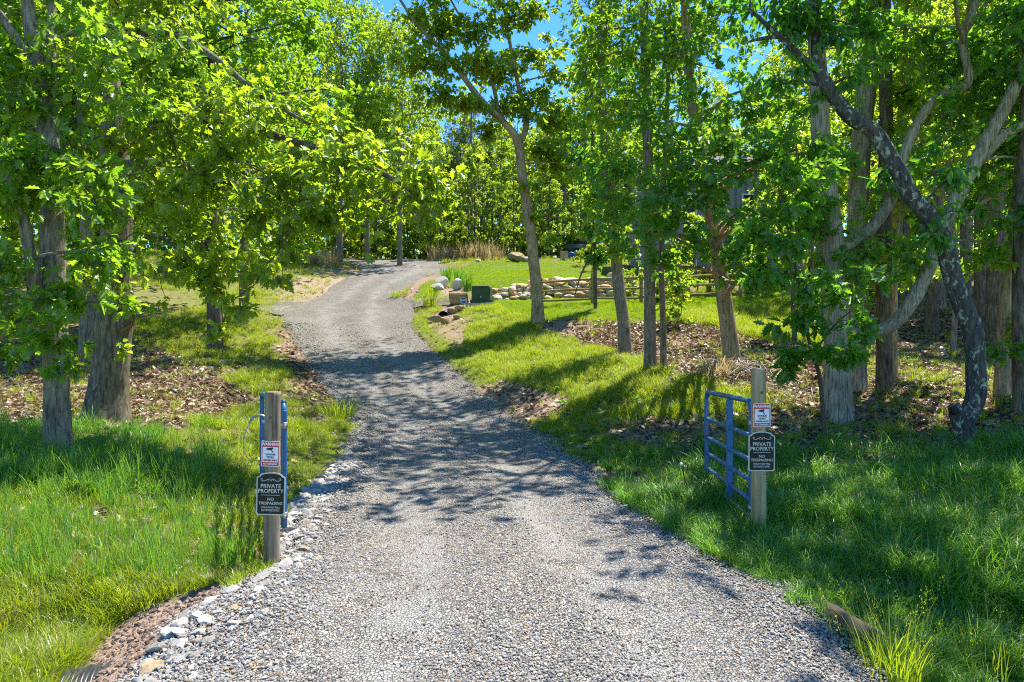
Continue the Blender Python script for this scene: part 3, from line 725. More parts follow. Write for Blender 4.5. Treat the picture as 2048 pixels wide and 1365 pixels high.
emit('lawn', 'bright mown lawn on the slope above the stone wall', 'grass', x[ok], y[ok], np.full(ok.sum(), 0.075), col_lawn, 4, M['lawn'])
ok2 = (Z[:, 3] >= 0.12) & (y > 30) & (rng.random(len(x)) < Z[:, 0] * 0.45) & (drive_dist(x, y) < -0.1)
emit('field_grass', 'thin tan and green grass on the far slope left of the drive', 'grass', x[ok2], y[ok2], Z[ok2, 3] * 1.3, col_straw if False else col_med, 5, M['grass'])

# broad leaved weeds through the grass
def weed(k):
    g = np.random.default_rng(700 + k); n = 16
    a = np.arange(n) * 2.4 + g.normal(0, .3, n); zz_ = g.random(n) * .7
    P_ = np.stack([np.cos(a) * .05, np.sin(a) * .05, zz_], -1); A_ = norm(np.stack([np.cos(a), np.sin(a), .35 + g.normal(0, .3, n)], -1))
    up_ = np.array([0, 0, 1.]) + g.normal(0, .3, (n, 3)); N2 = norm(up_ - A_ * (up_ * A_).sum(1, keepdims=True)); lat = np.cross(A_, N2)
    o = np.array([(0, 0, 0), (.22, .35, .08), (.16, .75, .02), (0, 1, -.12), (-.16, .75, .02), (-.22, .35, .08)])
    S_ = .35 + .3 * g.random(n)
    V = (P_[:, None] + S_[:, None, None] * (o[None, :, 0:1] * lat[:, None] + o[None, :, 1:2] * A_[:, None] + o[None, :, 2:3] * N2[:, None])).reshape(-1, 3)
    q = (np.arange(n) * 6)[:, None]
    return mesh_np('weed', V, [np.vstack([q + np.array([[0, 1, 2, 3]]), q + np.array([[0, 3, 4, 5]])])], M['grass_deep'], shade=np.repeat(g.random(n), 6))
col_weed = proto_collection('weed', [weed(k) for k in range(5)])
x, y = field(26000, 2.8, 22, 0.6)
Z, px, py = zones(x, y)
ok = (drive_dist(x, y) < -0.05) & (rng.random(len(x)) < np.clip(3.2 * (fbm(x * .8, y * .8, 53) - .45), 0, .5) * np.clip(Z[:, 0] + .25, 0, 1)) & ~in_poly(x, y, APW)
ok &= (y > 7.5) & (x > 0)
emit('weeds', 'broad leaved weeds scattered through the grass and dead leaves', 'weeds', x[ok], y[ok], .06 + .07 * rng.random(ok.sum()), col_weed, 5, M['grass_deep'])

# dead leaves on the ground under the trees
def litter_leaf(k):
    g = np.random.default_rng(500 + k)
    o = np.array([(0, 0), (.2, .18), (.14, .3), (.34, .45), (.2, .56), (.28, .74), (.1, .8), (0, 1)])
    c = g.uniform(0.1, 0.5)
    Lh = np.column_stack([o, np.abs(o[:, 0]) * c + (o[:, 1] - 0.5) ** 2 * g.uniform(-.3, .5)])
    Rh = Lh[1:-1] * np.array([-1, 1, g.uniform(.2, 1.4)])
    V = np.vstack([Lh, Rh]); V[:, 1] -= 0.5
    return mesh_np('dead_leaf', V, [np.array([[0, 1, 2, 3, 4, 5, 6, 7]]), np.array([[0, 7, 13, 12, 11, 10, 9, 8]])], M['litter'], shade=np.full(14, g.random()))
col_lit = proto_collection('dead_leaf', [litter_leaf(k) for k in range(6)])
x, y = field(120000, 5, 34, 0.6)
x = np.concatenate([x, rng.uniform(2, 15, 60000), rng.uniform(-14, -4, 30000)]); y = np.concatenate([y, rng.uniform(8, 24, 60000), rng.uniform(9, 20, 30000)])
Z, px, py = zones(x, y)
ok = (rng.random(len(x)) < Z[:, 1] ** 1.2 * np.clip(0.3 + 1.7 * (fbm(x * 1.1, y * 1.1, 17) - .3), .1, 1)) & (drive_dist(x, y) < 0.0 + 0.3 * (rng.random(len(x)) ** 6))
x, y = x[ok], y[ok]; n = len(x)
scatter('leaf_litter', 'brown dead leaves covering the ground under the trees', 'leaf litter', np.stack([x, y, H(x, y) + 0.012 + 0.02 * rng.random(n)], -1),
        np.stack([rng.normal(0, .45, n), rng.normal(0, .45, n), rng.random(n) * 6.28], -1), (0.06 + 0.06 * rng.random(n)) * (1 + 0.02 * y), rng.integers(0, 6, n), col_lit, M['litter'])

# ------------------------------------------------------------------ trees
OAK = [(0, 0), (.10, .10), (.24, .20), (.13, .30), (.36, .44), (.17, .54), (.34, .72), (.13, .76), (.12, .92), (0, 1.0)]
def half_leaf(o, fold, curl):
    o = np.array(o); Lh = np.column_stack([o, o[:, 0] * fold - (o[:, 1] ** 2) * curl])
    Rh = Lh[1:-1] * np.array([-1, 1, 1]); V = np.vstack([Lh, Rh]); n = len(o)
    a = np.arange(n); b = np.concatenate([[0, n - 1], np.arange(len(V) - 1, n - 1, -1)])
    return V, [a, b]
LEAF = {
    'oak': half_leaf(OAK, 0.35, 0.22),
    'ell': half_leaf([(0, 0), (.13, .22), (.19, .5), (.12, .8), (0, 1.0)], 0.45, 0.3),
    'ovate': half_leaf([(0, 0), (.3, .3), (.2, .72), (0, 1.0)], 0.3, 0.15),
    'far': (np.array([(0, 0, 0), (.36, .45, .1), (0, 1., -.1), (-.36, .5, .08)]), [np.array([0, 1, 2, 3])]),
    'needle': (np.array([(0, 0, 0), (.09, .5, 0), (0, 1, 0), (-.09, .5, 0)]), [np.array([0, 1, 2, 3])]),
}
class Crown:
    def __init__(s, seed): s.g = np.random.default_rng(seed); s.P = []; s.A = []; s.Nn = []; s.S = []; s.C = []
    def sprays(s, pos, dirs, k, size, spread=0.12, droop=0.35, tone=0.5):
        g = s.g; m = len(pos); n = m * k
        p = np.repeat(pos, k, 0); d = norm(np.repeat(dirs, k, 0))
        t = np.tile(np.arange(k) / k, m)
        r = norm(g.normal(0, 1, (n, 3))); perp = norm(r - d * (r * d).sum(1, keepdims=True))
        p = p - d * ((1 - t) * spread)[:, None] + perp * spread * 0.12
        a = norm(d * (0.25 + 0.5 * t)[:, None] + perp * 0.9 + np.array([0, 0, -1.0]) * (droop * (0.4 + g.random(n)))[:, None])
        up = np.array([0, 0, 1.0]) + g.normal(0, 0.55, (n, 3)); nn = norm(up - a * (up * a).sum(1, keepdims=True))
        s.P.append(p); s.A.append(a); s.Nn.append(nn); s.S.append(size * (0.6 + 0.65 * g.random(n)))
        s.C.append(np.clip(np.repeat(tone + g.normal(0, .12, m), k) + g.normal(0, .16, n), 0, 1))
    def pack(s):
        return [np.concatenate(q) for q in (s.P, s.A, s.Nn, s.S, s.C)]
def leaves_mesh(name, kind, mat, arr, origin):
    P, A, Nn, S, Cc = arr
    T, polys = LEAF[kind]; k = len(T); n = len(P)
    lat = np.cross(A, Nn)
    V = P[:, None, :] + S[:, None, None] * (T[None, :, 0:1] * lat[:, None] + T[None, :, 1:2] * A[:, None] + T[None, :, 2:3] * Nn[:, None])
    V = V.reshape(-1, 3) - np.asarray(origin)
    o = (np.arange(n) * k)[:, None]
    return mesh_np(name, V, [o + q[None] for q in polys], mat, shade=np.repeat(Cc, k))

def bez(a, b, g, sag=0.12, n=5):
    d = b - a; L_ = np.linalg.norm(d); t = np.linspace(0, 1, n)[:, None]
    off = g.normal(0, 0.10 * L_, 3); off[2] += sag * L_
    return a + d * t + off * (np.sin(np.pi * t)) * 0.6

def grow(g, tb, tw, cr, limbs, blobs, kind, size, per=7, dens=1.0, droop=0.35, twigs=True, tone=0.5, seg=6):
    """limbs: list of (P, r) sample arrays to hang on; blobs: (centre, radius xyz, n)"""
    LP = np.vstack([p for p, r in limbs]); LR = np.concatenate([r for p, r in limbs])
    for c, rad, n in blobs:
        c = np.asarray(c, float); rad = np.asarray(rad, float)
        dist = np.linalg.norm((LP - c) * np.array([1, 1, 1.0]), axis=1) + np.maximum(LP[:, 2] - c[2], 0) * 0.8
        i = int(np.argmin(dist)); a = LP[i]
        if np.linalg.norm(c - a) > 0.15:
            br = bez(a, c, g)
            r0 = min(LR[i] * 0.55, 0.012 + 0.014 * np.linalg.norm(c - a))
            pb, rb = tb.add(br, [r0, max(r0 * 0.4, 0.006)], seg=seg, res=7, cap=False)
        n = max(4, int(n * dens)); K = max(3, n // 8)
        u = norm(g.normal(0, 1, (K, 3))) * (g.random((K, 1)) ** 0.45)
        sub = c + u * rad
        hub = c + (a - c) * 0.15
        for q in sub:
            if twigs: tw.add(bez(hub + (q - hub) * 0.05, q, g, 0.08, 4), [0.008, 0.004], seg=3, res=4, cap=False)
        w = g.integers(0, K, n)
        sp_ = sub[w] + g.normal(0, 1, (n, 3)) * rad * 0.22
        dirs = norm(sp_ - c) * 0.8 + norm(sp_ - hub) * 0.4 + np.array([0, 0, 0.15]) + g.normal(0, .35, (n, 3))
        if twigs:
            for j in range(n):
                tw.add(np.array([sub[w[j]], sp_[j]]), [0.004, 0.002], seg=3, res=2, cap=False)
        tn = tone + g.normal(0, .10)
        cr.sprays(sp_, dirs, per, size, size * 0.9, droop, tn)

leaf_cache = {}
def tree(name, label, bark, base, trunk_limbs, blobs, kind='oak', leafmat='leaf_oak', size=0.15, seed=1, bark_amp=0.06, flare=0.5, per=7, group=None, dens=1.0, droop=0.35, tone=0.5, pieces=0, bfreq=(9, 3), seg=20, cat='tree'):
    g = np.random.default_rng(seed)
    tb = Tubes(); tw = Tubes(); cr = Crown(seed + 1); samples = []
    for k, (pts, rad) in enumerate(trunk_limbs):
        pts = np.array(pts, float)
        Ln = np.linalg.norm(np.diff(pts, axis=0), axis=1).sum()
        P, r = tb.add(pts, rad, seg=seg if k == 0 else max(8, seg - 6), res=max(8, int(Ln / (0.09 if max(rad) > .08 else .15))), bark=bark_amp, bfreq=bfreq, seed=seed * 7 + k, flare=flare if k == 0 else 0)
        samples.append((P, r))
    grow(g, tb, tw, cr, samples, blobs, kind, size, per, dens, droop, True, tone)
    root = thing(name, label, cat, base, group)
    link('trunk', tb.mesh('trunk', M[bark], base), root)
    arr = cr.pack()
    co = None
    if pieces:
        px, py = proj(arr[0][:, 0], arr[0][:, 1], arr[0][:, 2])
        vis = (px > 0) & (px < 2048) & (py > 0) & (py < 1365)
        sc_ = np.where(vis, arr[3] / arr[0][:, 1], 0)
        o = np.argsort(-sc_); take = o[:pieces]; rest = o[pieces:]
    else: rest = np.arange(len(arr[0])); take = []
    co = link('crown', leaves_mesh('crown', kind, M[leafmat], [q[rest] for q in arr], base), root, kind='stuff')
    if tw.V: link('twigs', tw.mesh('twigs', M['twig'], base), root, kind='stuff')
    for i in take:
        kk = (kind, leafmat, int(arr[4][i] * 4.99))
        if kk not in leaf_cache:
            T, polys = LEAF[kind]
            leaf_cache[kk] = mesh_np('leaf', T, [q[None] for q in polys], M[leafmat], shade=np.full(len(T), kk[2] / 5 + 0.1))
        A, Nn = arr[1][i], arr[2][i]; lat = np.cross(A, Nn)
        o = link('leaf', leaf_cache[kk], co, arr[0][i] - np.asarray(base))
        o.rotation_mode = 'QUATERNION'; o.rotation_quaternion = Matrix(np.column_stack([lat, A, Nn]).tolist()).to_quaternion()
        o.scale = (float(arr[3][i]),) * 3
    return root
def limb(*pts): return [W(*p) for p in pts]
def B(px, py, d, r, n=None):
    return (W(px, py, d), (r, r, r * 0.8), n or (int(46 * (r / 0.7) ** 2) if py > -70 else int(16 * (r / 0.7) ** 2)))
def A(x, y, z, r, n): return (np.array([x, y, z], float), (r * 1.25, r * 1.25, r * .8), n)  # unseen leaf cluster added above the view to cast shade
def base_of(px, py, d): 
    w = W(px, py, d); return (float(w[0]), float(w[1]), Hs(w[0], w[1]) - 0.05)
def root_pts(base, pts):
    b = np.array(base) - np.array([0, 0, 0.15]); return [b] + [p for p in pts if p[2] > b[2] + 0.3]

# left pair
b1 = base_of(117, 890, 8.1)
tree('oak_tree', 'slim grey oak in tall grass, forking high with a limb leaning left', 'bark_grey', b1,
     [(root_pts(b1, limb((114, 800, 8.1), (111, 700, 8.1), (105, 450, 8.2), (95, 250, 8.3), (88, 190, 8.3), (62, 60, 8.3), (48, -80, 8.4), (30, -300, 8.6))), [.15, .135, .13, .12, .11, .085, .06, .04]),
      (limb((95, 230, 8.3), (102, 130, 8.3), (104, 20, 8.4), (112, -260, 8.6)), [.075, .06, .05, .03]),
      (limb((100, 670, 8.15), (70, 568, 8.0), (48, 445, 7.9), (9, 335, 7.8), (-60, 200, 7.7)), [.075, .07, .065, .06, .04]),
      (limb((68, 150, 8.3), (40, 90, 8.1), (0, 30, 8.0), (-60, -60, 8)), [.06, .05, .045, .03])],
     [B(60, 640, 7.6, .62), B(150, 610, 7.4, .55), B(20, 540, 7.5, .65), B(190, 500, 7.4, .6), B(40, 330, 7.6, .7), B(160, 400, 7.6, .6), B(120, 300, 7.7, .55), B(210, 330, 7.8, .6),
      B(100, 110, 8.0, .7), B(-20, 140, 7.8, .7), B(200, 180, 8.1, .7), B(-10, 690, 7.5, .45), B(115, 690, 7.4, .35, 18), B(-40, 430, 7.6, .7), B(20, -60, 8.2, 1.0), B(180, -80, 8.3, 1.0), B(90, -260, 8.5, 1.3), B(-120, 200, 7.9, 1.0), B(-120, -100, 8.2, 1.2), B(260, 60, 8.3, .7)],
     'oak', 'leaf_oak', 0.128, 11, 0.04, 0.25, pieces=260, tone=.55)
b2 = base_of(212, 842, 11.0)
L2blobs = [B(*q) for q in [(340, 400, 9.6, .75), (430, 380, 9.4, .8), (520, 430, 9.2, .75), (440, 520, 9.5, .7), (545, 520, 9.0, .5), (600, 400, 9.0, .75), (680, 420, 8.9, .65), (760, 405, 8.8, .6), (840, 425, 8.7, .5),
     (700, 320, 9.0, .8), (600, 280, 9.2, .85), (500, 250, 9.4, .85), (420, 200, 9.6, .8), (340, 260, 9.8, .85), (780, 330, 8.9, .75), (860, 372, 8.8, .45), (540, 340, 9.2, .8), (640, 455, 8.9, .45), (460, 310, 9.4, .7),
     (310, 545, 9.8, .65), (380, 470, 9.6, .65), (450, 590, 9.2, .42), (500, 615, 9.0, .33), (430, 665, 9.1, .22), (250, 480, 9.9, .6), (280, 350, 10, .8), (250, 700, 10.4, .18), (300, 110, 10, .9), (240, 30, 10.3, .9), (330, -20, 10.3, .9), (230, 230, 10.2, .8), (170, 560, 10.3, .7), (560, 480, 9, .4),
     (200, -200, 11, 1.5), (380, -220, 10.5, 1.4), (60, -180, 11, 1.4), (300, -420, 11, 1.6), (740, 455, 8.7, .3), (655, 350, 8.9, .55), (820, 375, 8.7, .45), (530, 555, 9.0, .25), (400, 560, 9.3, .35)]]
tree('oak_tree', 'thick old oak with flared base and broken stub, boughs reaching over the drive', 'bark_oak', b2,
     [(root_pts(b2, limb((220, 740, 11), (226, 660, 11), (231, 580, 11), (233, 420, 11), (228, 280, 11), (213, 120, 11), (207, 0, 11), (204, -220, 11))), [.30, .28, .285, .25, .22, .2, .17, .15, .10]),
      (limb((240, 660, 10.95), (256, 635, 10.8), (262, 600, 10.75)), [.13, .10, .07]),
      (limb((236, 335, 10.9), (330, 327, 10.4), (430, 350, 9.9), (520, 400, 9.4), (590, 450, 9.1)), [.10, .08, .06, .04, .02]),
      (limb((231, 300, 10.9), (340, 235, 10.3), (480, 255, 9.7), (640, 300, 9.2), (790, 360, 8.9), (870, 430, 8.7)), [.10, .08, .06, .05, .035, .015]),
      (limb((214, 110, 10.9), (310, 60, 10.3), (420, 110, 9.8), (520, 190, 9.5), (620, 250, 9.3)), [.08, .065, .05, .035, .02]),
      (limb((240, 560, 10.9), (300, 470, 10.2), (380, 520, 9.7), (450, 600, 9.3), (440, 665, 9.15)), [.04, .03, .02, .015, .008])],
     L2blobs, 'oak', 'leaf_yellow', 0.13, 12, 0.09, 1.1, pieces=280, droop=.6, tone=.62, dens=.85)

# right side, near
b5 = base_of(1672, 848, 11.0)
tree('hickory_tree', 'stout pale trunk with shaggy bark and a long limb sweeping right', 'bark_shag', b5,
     [(root_pts(b5, limb((1674, 760, 11), (1672, 640, 11), (1668, 540, 11), (1655, 400, 11), (1642, 267, 11), (1636, 130, 11), (1626, 0, 11), (1615, -250, 11))), [.235, .205, .19, .185, .17, .15, .135, .115, .07]),
      (limb((1690, 668, 11), (1745, 665, 10.8), (1790, 645, 10.7), (1838, 580, 10.6), (1880, 480, 10.5), (1922, 380, 10.4), (1975, 280, 10.3), (2040, 150, 10.2), (2120, -60, 10.2)), [.10, .10, .10, .10, .10, .10, .095, .085, .06]),
      (limb((1668, 500, 11), (1720, 480, 10.9), (1780, 405, 10.8), (1795, 345, 10.7), (1833, 250, 10.6), (1880, 192, 10.5), (1936, 165, 10.4), (1926, 75, 10.4), (1952, 0, 10.4), (1970, -150, 10.5)), [.09, .085, .085, .08, .07, .065, .06, .055, .05, .03]),
      (limb((1950, 330, 10.4), (2010, 270, 10.2), (2070, 245, 10.1), (2160, 230, 10)), [.08, .07, .06, .04])],
     [B(*q) for q in [(1600, 200, 11, .75), (1700, 90, 11.2, .8), (1800, 60, 11, .8), (1560, 60, 11.3, .7), (1900, 240, 10.8, .8), (2000, 90, 10.8, .9), (1960, 420, 10.6, .7), (1850, 290, 11.2, .7), (1745, 470, 10.8, .7), (2010, 500, 10.8, .7), (1880, 110, 11, .8), (1760, 390, 11, .6),
       (1650, 470, 10.6, .6), (1600, -120, 11, 1.4), (1800, -160, 11, 1.5), (1980, -120, 10.6, 1.4), (2100, 100, 10.4, 1.1), (1700, -350, 11.2, 1.8), (1950, -380, 11, 1.8), (1820, 540, 10.9, .5), (1690, 540, 10.6, .55), (2080, 330, 10.4, .8)]] + [A(5.0, 7.4, 6.9, 1.3, 120), A(6.6, 8.0, 7.8, 1.4, 120), A(4.6, 9.0, 7.9, 1.2, 80), A(7.6, 7.0, 7.4, 1.4, 110), A(4.0, 7.6, 7.3, 1.0, 60), A(5.8, 6.2, 6.4, 1.2, 110), A(4.6, 6.0, 6.2, 1.0, 80), A(7.0, 5.8, 6.6, 1.2, 90), A(8.4, 8.6, 8.6, 1.4, 60), A(5.4, 9.0, 7.4, 1.2, 120), A(6.6, 9.3, 7.8, 1.2, 120), A(4.2, 7.2, 7.0, 1.1, 100), A(7.8, 9.2, 8.0, 1.2, 90)],  # trailing clusters are out of view, added to shade the right-hand grass
     'oak', 'leaf_deep', 0.135, 13, 0.075, 0.22, pieces=200, bfreq=(11, 1.6), seg=30, tone=.72, dens=.72)
b6 = base_of(1922, 902, 8.5)
r6 = tree('leaning_tree', 'crooked dark tree with pale lichen patches and a hollow stub at its base', 'bark_lichen', b6,
     [(root_pts(b6, limb((1930, 850, 8.5), (1948, 806, 8.5), (1952, 769, 8.5), (1948, 675, 8.5), (1931, 623, 8.5), (1908, 562, 8.5), (1889, 487, 8.5), (1856, 431, 8.5), (1823, 394, 8.5), (1800, 347, 8.5), (1775, 305, 8.5), (1751, 267, 8.5), (1707, 239, 8.5), (1676, 205, 8.5), (1639, 144, 8.5), (1633, 68, 8.5), (1625, -40, 8.5), (1630, -250, 8.6))),
       [.115, .105, .115, .118, .115, .112, .11, .11, .105, .10, .095, .092, .09, .088, .085, .08, .065, .05, .03]),
      (limb((1639, 146, 8.5), (1601, 113, 8.4), (1553, 68, 8.4), (1500, 20, 8.3)), [.05, .042, .032, .02]),
      (limb((1560, 74, 8.4), (1520, 78, 8.3), (1490, 86, 8.2)), [.025, .02, .01]),
      (limb((1935, 905, 8.45), (1925, 870, 8.45), (1916, 835, 8.42), (1908, 812, 8.4)), [.085, .09, .085, .07])],
     [B(*q) for q in [(1640, 40, 8.4, .55), (1560, 170, 8.3, .38), (1600, 30, 8.4, .5), (1700, 150, 8.5, .4), (1860, 430, 8.4, .42), (1910, 350, 8.4, .45), (1700, 50, 8.6, .55), (1540, 20, 8.3, .5), (1600, -100, 8.5, .9), (1700, -160, 8.6, 1.0), (1820, 330, 8.6, .35), (1880, 480, 8.3, .3), (1500, -100, 8.4, .8)]],
     'ell', 'leaf_deep', 0.14, 14, 0.07, 0.12, pieces=120, droop=.9, tone=.35, seg=24, bfreq=(7, 5))
ht = Tubes(); hc = W(1911, 823, 8.33); ht.add([hc + np.array([0, .06, 0]), hc + np.array([-.004, -.012, .012])], [.05, .045], seg=14, res=4, bark=.1)
link('hollow', ht.mesh('hollow', simple_mat('hollow_wood', [(0.3, (0.012, 0.008, 0.006)), (0.7, (0.05, 0.03, 0.02))], 12), b6), r6)  # solid dark plug; the shade inside the hollow is put into its colour
# young oak in front of the hickory
bS = base_of(1652, 800, 9.6)
tree('oak_sapling', 'young oak sapling with bright lobed leaves growing before the shaggy trunk', 'twig', bS,
     [(root_pts(bS, limb((1640, 760, 9.5), (1622, 700, 9.4), (1605, 610, 9.3), (1580, 480, 9.3), (1560, 380, 9.3))), [.032, .03, .026, .022, .015, .008]),
      (limb((1625, 710, 9.4), (1670, 650, 9.2), (1730, 600, 9.1)), [.016, .012, .006])],
     [B(*q) for q in [(1600, 640, 9.1, .38), (1680, 590, 9.0, .36), (1715, 655, 9.0, .36), (1660, 700, 8.9, .34), (1575, 725, 9.1, .26, 14), (1750, 560, 9.1, .3), (1540, 560, 9.2, .4), (1620, 550, 9.1, .4), (1600, 470, 9.2, .45), (1560, 400, 9.2, .5), (1640, 610, 9, .3), (1700, 715, 8.9, .22, 12), (1625, 330, 9.3, .5), (1500, 480, 9.3, .4)]],
     'oak', 'leaf_deep', 0.15, 15, 0.02, 0.1, pieces=200, droop=.55, tone=.62, seg=8)
# trunks behind
b8 = base_of(1716, 788, 12.6)
tree('hickory_tree', 'tall pale trunk half hidden behind the stout shaggy one', 'bark_shag', b8,
     [(root_pts(b8, limb((1714, 680, 12.6), (1710, 560, 12.6), (1715, 430, 12.6), (1722, 300, 12.6), (1736, 130, 12.6), (1752, 0, 12.6), (1770, -260, 12.6))), [.16, .15, .16, .17, .17, .165, .15, .09])],
     [B(*q) for q in [(1760, 150, 12.8, .9), (1700, 0, 12.8, 1.0), (1830, 120, 12.8, .9), (1650, -80, 12.8, 1.1), (1810, 400, 12.6, .7), (1740, 300, 12.3, .6), (1900, 0, 12.8, 1.1), (1760, -260, 12.8, 1.8)]],
     'oak', 'leaf_yellow', 0.13, 16, 0.07, 0.2, bfreq=(11, 1.6), seg=22, tone=.6, dens=.8)
b9 = base_of(1770, 783, 12.4)
tree('oak_tree', 'straight dark trunk beside the leaf covered path', 'bark_dark', b9,
     [(root_pts(b9, limb((1769, 650, 12.4), (1768, 470, 12.4), (1772, 250, 12.4), (1770, 0, 12.4), (1775, -250, 12.4))), [.15, .13, .125, .11, .10, .06])],
     [B(*q) for q in [(1800, 500, 12.2, .6), (1850, 200, 12.6, .9), (1720, 560, 12.1, .5), (1880, 560, 12.4, .55), (1800, -60, 12.6, 1.4)]], 'oak', 'leaf_oak', 0.13, 17, 0.06, 0.2, tone=.5)
b10 = base_of(1787, 772, 13.2)
tree('slender_tree', 'thin tan trunk standing close behind the straight dark one', 'bark_tan', b10,
     [(root_pts(b10, limb((1786, 650, 13.2), (1790, 480, 13.2), (1800, 250, 13.2), (1815, 0, 13.2))), [.085, .075, .07, .06, .04])],
     [B(*q) for q in [(1830, 560, 13.2, .6), (1800, 320, 13.2, .8), (1830, 60, 13.4, 1.0)]], 'ovate', 'leaf_oak', 0.13, 18, 0.04, 0.2, tone=.6, seg=14)
b11 = base_of(2003, 792, 11.0)
tree('leaning_tree', 'smooth pale trunk leaning right at the edge of the woods', 'bark_tan', b11,
     [(root_pts(b11, limb((2008, 700, 11), (2018, 560, 11), (2032, 420, 11), (2042, 340, 11), (2050, 150, 11), (2070, -100, 11))), [.125, .11, .105, .10, .09, .08, .05]),
      (limb((2036, 385, 11), (2000, 392, 10.7), (1968, 402, 10.5), (1930, 440, 10.3)), [.05, .045, .035, .015]),
      (limb((2036, 400, 11), (2075, 350, 10.8), (2130, 300, 10.6)), [.06, .05, .03])],
     [B(*q) for q in [(1990, 300, 10.8, .7), (2050, 520, 10.8, .6), (1940, 520, 10.6, .5), (1990, 200, 11, .8), (2060, 60, 11, 1.0), (2040, 640, 10.6, .4), (1990, -160, 11.2, 1.5), (2150, 250, 10.8, 1.2)]], 'ovate', 'leaf_oak', 0.14, 19, 0.045, 0.25, tone=.55)
b12 = base_of(2044, 775, 10.0)
tree('oak_tree', 'rough dark trunk right behind the smooth leaning one', 'bark_dark', b12,
     [(root_pts(b12, limb((2042, 600, 10.2), (2046, 400, 10.2), (2060, 100, 10.2), (2070, -200, 10.2))), [.12, .11, .10, .09, .06])],
     [B(*q) for q in [(2070, 420, 10, .6), (2030, 700, 9.8, .25, 14), (2090, 100, 10, 1.1), (2080, -200, 10.2, 1.4)]], 'oak', 'leaf_deep', 0.15, 20, 0.06, 0.2)

# trees on the right bank
b4 = base_of(1467, 722, 13.5)
tree('slender_tree', 'tan trunk leaning left on the leafy bank above the brush pile', 'bark_tan', b4,
     [(root_pts(b4, limb((1456, 650, 13.5), (1440, 545, 13.5), (1426, 455, 13.5), (1405, 340, 13.5), (1385, 200, 13.5), (1372, 50, 13.5), (1365, -200, 13.5))), [.165, .15, .14, .13, .12, .11, .09, .05])],
     [B(*q) for q in [(1330, 460, 11.4, .75), (1400, 410, 11.2, .8), (1480, 500, 11, .7), (1530, 430, 10.8, .75), (1440, 330, 11.2, .9), (1360, 300, 11.6, .85), (1300, 380, 12, .85), (1520, 320, 10.8, .8), (1590, 300, 10.6, .65), (1250, 330, 12.2, .75), (1550, 520, 10.8, .6), (1500, 575, 11, .45),
       (1450, 210, 11.8, .8), (1380, 120, 12.4, 1.0), (1440, 30, 12.6, 1.0), (1500, 180, 11.6, .55), (1670, 310, 10.6, .5), (1290, 220, 12.6, .9), (1360, -120, 13, 1.6), (1480, -140, 12.8, 1.4), (1280, 470, 12, .55), (1310, 530, 11.6, .45), (1430, 520, 11.2, .35), (1600, 420, 10.6, .6), (1430, 395, 11.4, .5), (1470, 430, 11.2, .45), (1390, 350, 11.6, .5)]] + [A(2.7, 10.4, 8.2, 1.0, 60), A(3.8, 10.8, 8.4, 1.0, 70), A(1.9, 9.6, 7.9, .9, 50)],  # trailing clusters added above the view to shade the drive by the gate
     'oak', 'leaf_deep', 0.142, 21, 0.045, 0.3, pieces=260, tone=.85, dens=.72)
bb2 = base_of(1301, 746, 14.5)
tree('slender_tree', 'straight grey trunk twinned with a thin stem on the bank', 'bark_grey', bb2,
     [(root_pts(bb2, limb((1300, 640, 14.5), (1299, 520, 14.5), (1298, 400, 14.5), (1293, 200, 14.5), (1288, 0, 14.5), (1286, -260, 14.5))), [.13, .12, .115, .11, .10, .085, .05])],
     [B(*q) for q in [(1290, 120, 14.2, 1.0), (1350, 60, 14.4, 1.0), (1230, 200, 14.4, .9), (1290, -60, 14.6, 1.4), (1200, 60, 14.6, .9), (1260, 430, 13.8, .8), (1190, 120, 14.6, .7), (1290, -300, 14.6, 1.8)]] + [A(2.4, 13.6, 10.4, 1.5, 90), A(1.0, 14.6, 11.0, 1.4, 80), A(2.8, 15.6, 11.8, 1.6, 90), A(3.6, 12.6, 10.6, 1.4, 80), A(0.4, 13.2, 10.3, 1.2, 80), A(1.6, 16.4, 11.9, 1.5, 100), A(-.2, 15.6, 11.4, 1.3, 80), A(1.6, 12.2, 9.6, 1.2, 70)], 'oak', 'leaf_oak', 0.135, 22, 0.05, 0.25, tone=.7, dens=.9)  # high trailing clusters are unseen, added to dapple the drive with shade
b3 = base_of(1327, 746, 14.7)
tree('slender_tree', 'thin mottled stem twinned with the straight grey trunk', 'bark_grey', b3,
     [(root_pts(b3, limb((1326, 640, 14.7), (1322, 520, 14.7), (1326, 400, 14.7), (1335, 200, 14.7), (1340, 0, 14.7))), [.075, .065, .06, .055, .045, .03])],
     [B(*q) for q in [(1345, 500, 14.4, .55), (1360, 560, 14.4, .35), (1345, 300, 14.6, .9), (1345, 100, 14.8, 1.1)]], 'ovate', 'leaf_oak', 0.14, 23, 0.04, 0.2, seg=12)
bb1 = base_of(1252, 704, 18.5)
